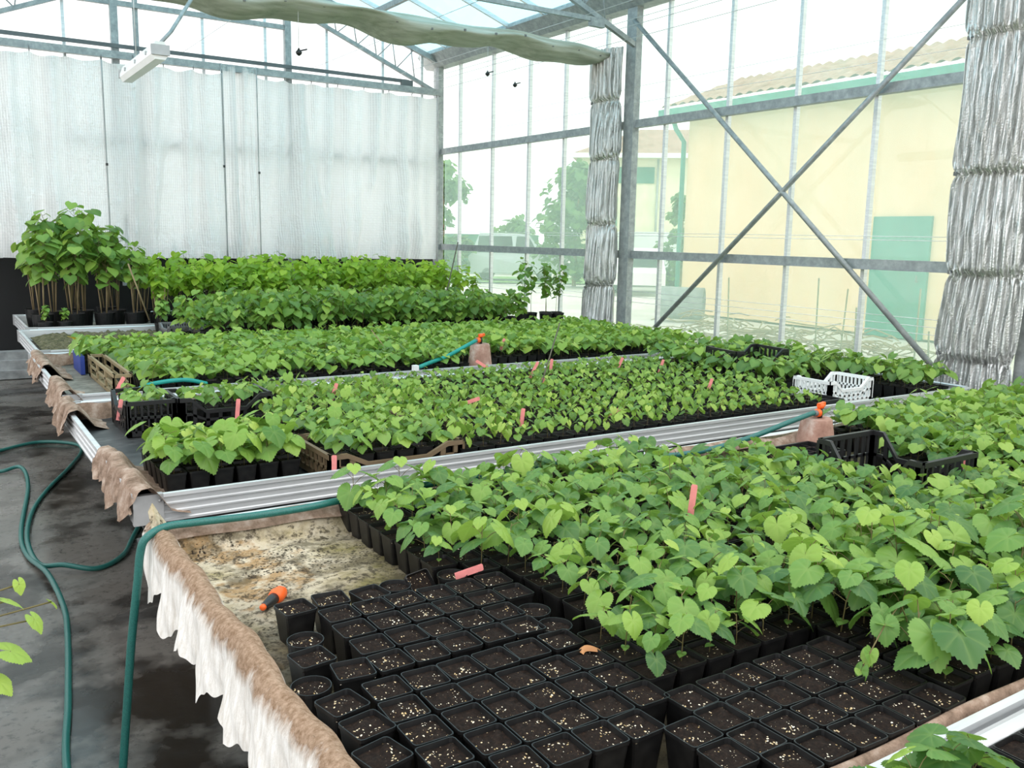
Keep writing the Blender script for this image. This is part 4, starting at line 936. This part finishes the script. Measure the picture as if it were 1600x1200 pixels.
# ---------------------------------------------------------------- plant labels and sticks
def plabel(x, y, z, h, tilt, rz, label, w=.022):
    b = MB(); M = Matrix.Rotation(rz, 3, 'Z') @ Matrix.Rotation(tilt, 3, 'Y')
    P = [(-w/2, 0), (w/2, 0), (w/2, h*.96), (w*.38, h), (-w*.38, h), (-w/2, h*.96)]
    V = [M @ Vector((a, t_, c)) for t_ in (-.0008, .0008) for a, c in P]
    b.add([v + Vector((x, y, z)) for v in V], [tuple(range(6)), tuple(range(11, 5, -1))] + [(i, 6+i, 6+(i+1) % 6, (i+1) % 6) for i in range(6)])
    tag(b.build('plant_label', 'pink'), label, 'plant label', 'pink plant labels')
for x, y, z, h, ti, rz, l in ((.845, 5.46, .86, .12, .5, -.4, 'upper pink label on the narrow black crate'), (.82, 5.22, .76, .12, .2, -.4, 'lower pink label on the narrow black crate'), (1.33, 4.72, .80, .12, .1, -.3, 'pink label between the lush block and the black crate'),
    (1.42, 3.575, .72, .13, .02, -.5, 'upright pink label at the front brown crate'), (3.55, 5.22, .78, .16, .45, -.5, 'tall leaning pink label in the pale seedlings near the stick'), (3.80, 5.30, .80, .12, .1, -.5, 'upright pink label right of the tall leaning one'), (3.33, 4.75, .79, .10, .2, -.5, 'short pink label by the foot of the thin stick'),
    (2.50, 4.32, .86, .10, 1.3, -.2, 'pink label lying flat on pale seedlings'), (2.60, 3.88, .79, .11, .1, -.4, 'pink label in the second row of pale seedlings'), (3.10, 3.78, .83, .10, 1.25, -.1, 'pink label fallen near the front pots, farther right'), (3.35, 5.45, .86, .10, -1.0, -.4, 'tilted pink label near the middle rail'),
    (4.25, 4.15, .80, .11, .3, -.4, 'pink label in pale seedlings left of the white crate'), (4.6, 5.0, .80, .11, .3, -.4, 'pink label in pale seedlings left of the farther black crate'), (4.35, 5.2, .80, .12, .4, -.4, 'leaning pink label at the far side of the pale block'), (1.95, 4.95, .80, .13, .3, -.4, 'pink label behind the brown crates'),
    (2.13, 2.13, .82, .16, .08, -.9, 'pink label standing alone in the large-leaved seedlings'), (1.25, 2.20, .80, .09, 1.35, -.2, 'pink label lying on a round pot'), (2.68, 6.9, .84, .12, -.5, -.4, 'pink label leaning in the middle-bench seedlings'), (4.0, 6.3, .86, .10, .3, -.4, 'pink label right of the farther clay pot'), (3.66, 2.06, .80, .12, .2, -.6, 'pink label inside the black crate among large leaves')):
    plabel(x, y, z, h, ti, rz, l)
b = MB(); b.box((.615, 1.86, ZB+.02), (.03, .05, .02), rz=.4); tag(b.build('red_tag', 'pink'), 'small dark red tag wedged between round pot and fleece', 'tag')
for p, q, rd, l in (((3.20, 4.6, .78), (3.62, 4.95, 1.22), .005, 'thin dark stick rising from the pale seedlings'), ((5.15, 9.5, .75), (5.62, 9.9, 1.72), .008, 'dark stick leaning between bushy vines and the glass'), ((3.15, 6.6, .80), (3.0, 6.7, 1.03), .004, 'pale thin stick tilted over the middle bench'), ((1.95, 10.1, .85), (1.75, 10.0, 1.45), .008, 'pale cane leaning by the tall vines')):
    b = MB(); b.tube([p, q], rd, 6); tag(b.build('garden_stick', 'dark_stick' if 'dark' in l else 'cane'), l, 'stick', 'garden sticks')

# ---------------------------------------------------------------- outside, seen through the glass
# ochre building with green door
t = thing('building', 'ochre rendered building with a green door and tiled roof', 'building', (16, 16.7, 0))
b = MB(); b.box((3.5, -10, 2.4), (7, 20, 4.8)); b.build('wall', 'ochre', t)
b = MB(); b.box((-.02, -6.05, 1.16), (.08, 1.25, 2.36)); d = b.build('door', 'door_green', t)
b = MB(); b.tube([(-.08, -6.5, 1.1), (-.12, -6.5, 1.1), (-.12, -6.5, 1.22)], .015, 6); b.build('handle', 'grey_plastic', d)
b = MB()
rp = lambda k: (-.55 + k*.2, 4.98 + k*.07)
def tf(u, v):
    x = -.5 + 2.6*u; return (x, .5 - 20.5*v + max(0, 1-v*8)*-.9*u*0, 4.98 + .36*(x+.5) + .07*abs(sin(pi*v*20.5/.30)) + .03*((u*9) % 1 < .15))
b.grid(tf, 12, 420, smooth=False); b.build('roof', 'tile', t)
b = MB(); b.box((-.25, -9.8, 4.83), (.6, 20.6, .10)); b.box((-.52, -9.8, 4.86), (.14, 20.6, .18)); b.build('gutter', 'gutter_green', t)
b = MB(); b.tube([(-.50, .1, 4.8), (-.3, .15, 4.5), (-.06, .1, 4.2), (-.06, .1, .1)], .06, 8); b.build('downpipe', 'gutter_green', t)
# house further off
t = thing('house', 'pale yellow two-storey house with red roof beyond the yard', 'building', (25.9, 31.6, 0), rad(-42))
b = MB(); b.box((3, 3, 2.75), (9, 6, 5.5)); b.build('wall', 'pale_wall', t)
b = MB(); b.add([(-2, -.6, 5.45), (8, -.6, 5.45), (8, 6.6, 5.45), (-2, 6.6, 5.45), (1, 3, 6.9), (5, 3, 6.9)], [(0, 1, 5, 4), (1, 2, 5), (2, 3, 4, 5), (3, 0, 4), (0, 3, 2, 1)]); b.build('roof', 'tile', t)
b = MB(); b.box((3, -.62, 5.40), (10, .15, .2)); b.build('gutter', 'white_paint', t)
for x, z_, w_, h_ in ((.9, 4.6, 1.7, .7), (-.1, 2.9, .55, 1.5), (4.5, 4.6, 1.2, .7), (4.5, 2.9, .9, 1.4)): b = MB(); b.box((x, -.02, z_), (w_, .08, h_)); b.build('window_shutter', 'shutter', t)
b = MB(); b.tube([(1.9, -.08, 5.3), (1.9, -.08, .2)], .05, 6); b.build('downpipe', 'bracket', t)
# vehicles
def vehicle(name, label, loc, rz, L, W, H, body, hood=.25, van=False):
    t = thing(name, label, 'van' if van else 'car', loc, rz)
    z0 = .32; zb = H*.56
    P = [(-L/2, z0), (L/2, z0), (L/2, zb*.86), (L/2-.10, zb*.95), (L/2-hood*L, zb), (L/2-hood*L-.16*L, H-.04), (L/2-hood*L-.30*L, H), (-L/2+.12*L, H), (-L/2+.03*L, zb), (-L/2, zb*.9)]
    b = MB(); n = len(P); V = []
    for s, k in ((-1, 1), (1, 1)): V += [(x, s*W/2*(1 if z <= zb*1.01 else .86), z) for x, z in P]
    b.add(V, [tuple(range(n)), tuple(range(2*n-1, n-1, -1))] + [(i, n+i, n+(i+1) % n, (i+1) % n) for i in range(n)]); b.build('body', body, t)
    b = MB()
    for s in (-1, 1):
        y = lambda z: s*(W/2*(1-.14*(z-zb)/(H-zb))+.015)
        for xa, xb in ((-L/2+.10*L, -.02*L), (.0, L/2-hood*L-.16*L)):
            xt = xb - (.02*L if xb < .05 else 0); za, zc = zb+.06, H-.12
            b.add([(xa-.02, y(za), za), (xb+(.10*L if xb > .05 else 0), y(za), za), (xt, y(zc), zc), (xa+.05, y(zc), zc)], [(0, 1, 2, 3)])
    b.add([(L/2-hood*L-.01, s*W*.42, zb+.05) for s in (-1, 1)] + [(L/2-hood*L-.14*L, s*W*.38, H-.10) for s in (1, -1)], [(0, 1, 2, 3)]); b.build('windows', 'car_window', t)
    for x in (-L*.30, L*.31):
        for s in (-1, 1):
            b = MB(); b.lathe([(.20, -.1), (.32, -.09), (.32, .09), (.20, .1)], 18, (x, s*(W/2-.1), .32), M=Matrix.Rotation(pi/2, 3, 'X')); b.build('wheel', 'tyre', t)
    b = MB()
    for s in (-1, 1): b.box((L/2-.05, s*W*.36, zb*.78), (.14, .3, .14))
    b.build('headlight', 'white_plastic', t); return t
vehicle('van', 'silver people carrier parked across the yard, seen between mullions', (20.9, 31.9, 0), rad(-33), 3.9, 1.8, 1.95, 'car_silver', .20, True)
vehicle('car', 'pale car parked in front of the white lorry box', (20.6, 23.6, 0), rad(-131), 3.6, 1.7, 1.5, 'white_paint')
t = thing('lorry', 'white box lorry parked before the yellow house', 'lorry', (24.4, 27.4, 0), rad(-33)); b = MB(); b.box((.1, 0, 1.35), (2.6, 2.0, 1.5)); b.build('box_body', 'white_paint', t)
b = MB(); b.box((0, 0, .5), (2.4, 1.6, .2)); b.build('chassis', 'dark_steel', t)
for x in (-.8, .9):
    for s in (-1, 1): b = MB(); b.lathe([(.2, -.1), (.4, -.09), (.4, .09), (.2, .1)], 16, (x, s*.8, .4), M=Matrix.Rotation(pi/2, 3, 'X')); b.build('wheel', 'tyre', t)
# trees and bushes
def tree(name, label, cat, x, y, h, w, trunk, n, seed, ls=.28, group=None, base=.12):
    r = random.Random(seed); t = thing(name, label, cat, (x, y, 0), 0, group); L = MB()
    cl = []
    for i in range(max(14, n//45)):                               # clumps of leaves on the branches
        v = r.random(); q = w*(.25+.75*sin(pi*min(1, .12+.85*v))**.8)*(1-.3*v)*math.sqrt(r.random()); a = r.uniform(0, 6.28)
        cl.append((cos(a)*q, sin(a)*q, h*(base+(1-base)*.93*v), w*r.uniform(.28, .48)))
    for i in range(n):
        cx, cy, cz, cw = r.choice(cl); d = Vector((r.gauss(0, 1), r.gauss(0, 1), r.gauss(0, .8))); d = d.normalized()*cw*r.uniform(.5, 1); a = math.atan2(d.y, d.x)
        put_leaf(L, LEAF_LO, (cx+d.x, cy+d.y, cz+d.z), a+r.uniform(-.6, .6), rad(r.uniform(-70, 10)), r.uniform(-.5, .5), ls*r.uniform(.7, 1.4), r.random())
    L.build('crown', 'leaf_tree', t)
    b = MB(); b.tube([(0, 0, 0), (.03, .02, h*.4), (0, 0, h*.8)], [trunk, trunk*.8, trunk*.3], 8)
    for k in range(6): a = k*1.05; b.tube([(0, 0, h*(.25+.08*k)), (cos(a)*w*.5, sin(a)*w*.5, h*(.38+.08*k))], trunk*.3, 5)
    b.build('trunk', 'cane', t)
tree('tree', 'tall green tree just right of the corner column', 'tree', 17.25, 31.6, 4.75, 1.15, .09, 1500, 1, .30, 'trees across the yard')
tree('tree', 'broad yellowish tree beside the second foil curtain', 'tree', 20.5, 27.2, 4.6, 1.35, .09, 1700, 2, .28, 'trees across the yard')
tree('bush', 'round dark bush far off above the van', 'bush', 33, 50.2, 2.95, 2.0, .1, 500, 3, .5)
tree('shrub', 'green shrub at the corner of the ochre building', 'shrub', 23.2, 24.3, 3.6, .95, .05, 900, 4, .2)
b = MB(); b.bar((21.5, 39.7, .95), (25.6, 37.0, .95), .5, 1.9); tag(b.build('hedge_fence', 'fence_green'), 'long green screen fence behind the van', 'fence')
b = MB(); b.add([(14, 33, .0), (17, 38, .0), (32, 29, .0), (29, 25, .0)], [(0, 3, 2, 1)]); tag(b.build('grass_verge', 'lawn'), 'strip of grass across the yard', 'grass', kind='stuff')
t = thing('concrete_pipe', 'large grey concrete pipe lying outside the glass', 'pipe', (14.4, 15.0, .38), rad(-52)); b = MB(); n = 24
b.lathe([(.30, -.5), (.37, -.5), (.37, .5), (.30, .5), (.30, -.5)], n, M=Matrix.Rotation(pi/2, 3, 'Y')); b.build('shell', 'concrete', t)
# heap of cut brush and staked plants by the glass
b = MB(); rr = random.Random(8)
for i in range(260):
    x, y = rr.uniform(10.5, 13.2), rr.uniform(7.8, 12.2); a = rr.uniform(0, 3.14); l = rr.uniform(.3, .9); z_ = rr.uniform(0, .55)*math.exp(-((x-11.8)/1.1)**2)
    b.tube([(x, y, z_), (x+cos(a)*l*.5, y+sin(a)*l*.5, z_+rr.uniform(0, .1)), (x+cos(a)*l, y+sin(a)*l, max(0, z_+rr.uniform(-.1, .05)))], .012, 4)
tag(b.build('brush_heap', 'cane'), 'low heap of cut brush outside the glass', 'brush', kind='stuff')
for q, (x, y, h) in enumerate(((7.35, 6.9, 1.45), (7.4, 6.25, 1.1), (7.35, 5.75, 1.5), (7.5, 5.62, 1.4), (7.3, 5.25, 1.25), (7.45, 4.75, 1.45), (7.3, 4.45, 1.1), (7.35, 4.15, 1.35), (7.5, 3.95, 1.2))):
    L, S = MB(), MB(); rr = random.Random(40+q); h2 = .55 + .35*rr.random()
    grow(rr, h2, 9, .14, LEAF_LO, .8, .2, .6, (0, 60), .005, 0, L, S, (0, 0, 0))
    t = thing('staked_plant', f'young staked plant outside the glass, {ORD[q+1]} along from the second column', 'plant', (x, y, -.04), 0, 'staked plants outside the glass')
    L.build('foliage', 'leaf_bright', t); S.build('stem', 'stem', t); b = MB(); b.tube([(.03, 0, 0), (.03+rr.uniform(-.08, .08), rr.uniform(-.08, .08), h)], .008, 6); b.build('stake', 'cane', t)
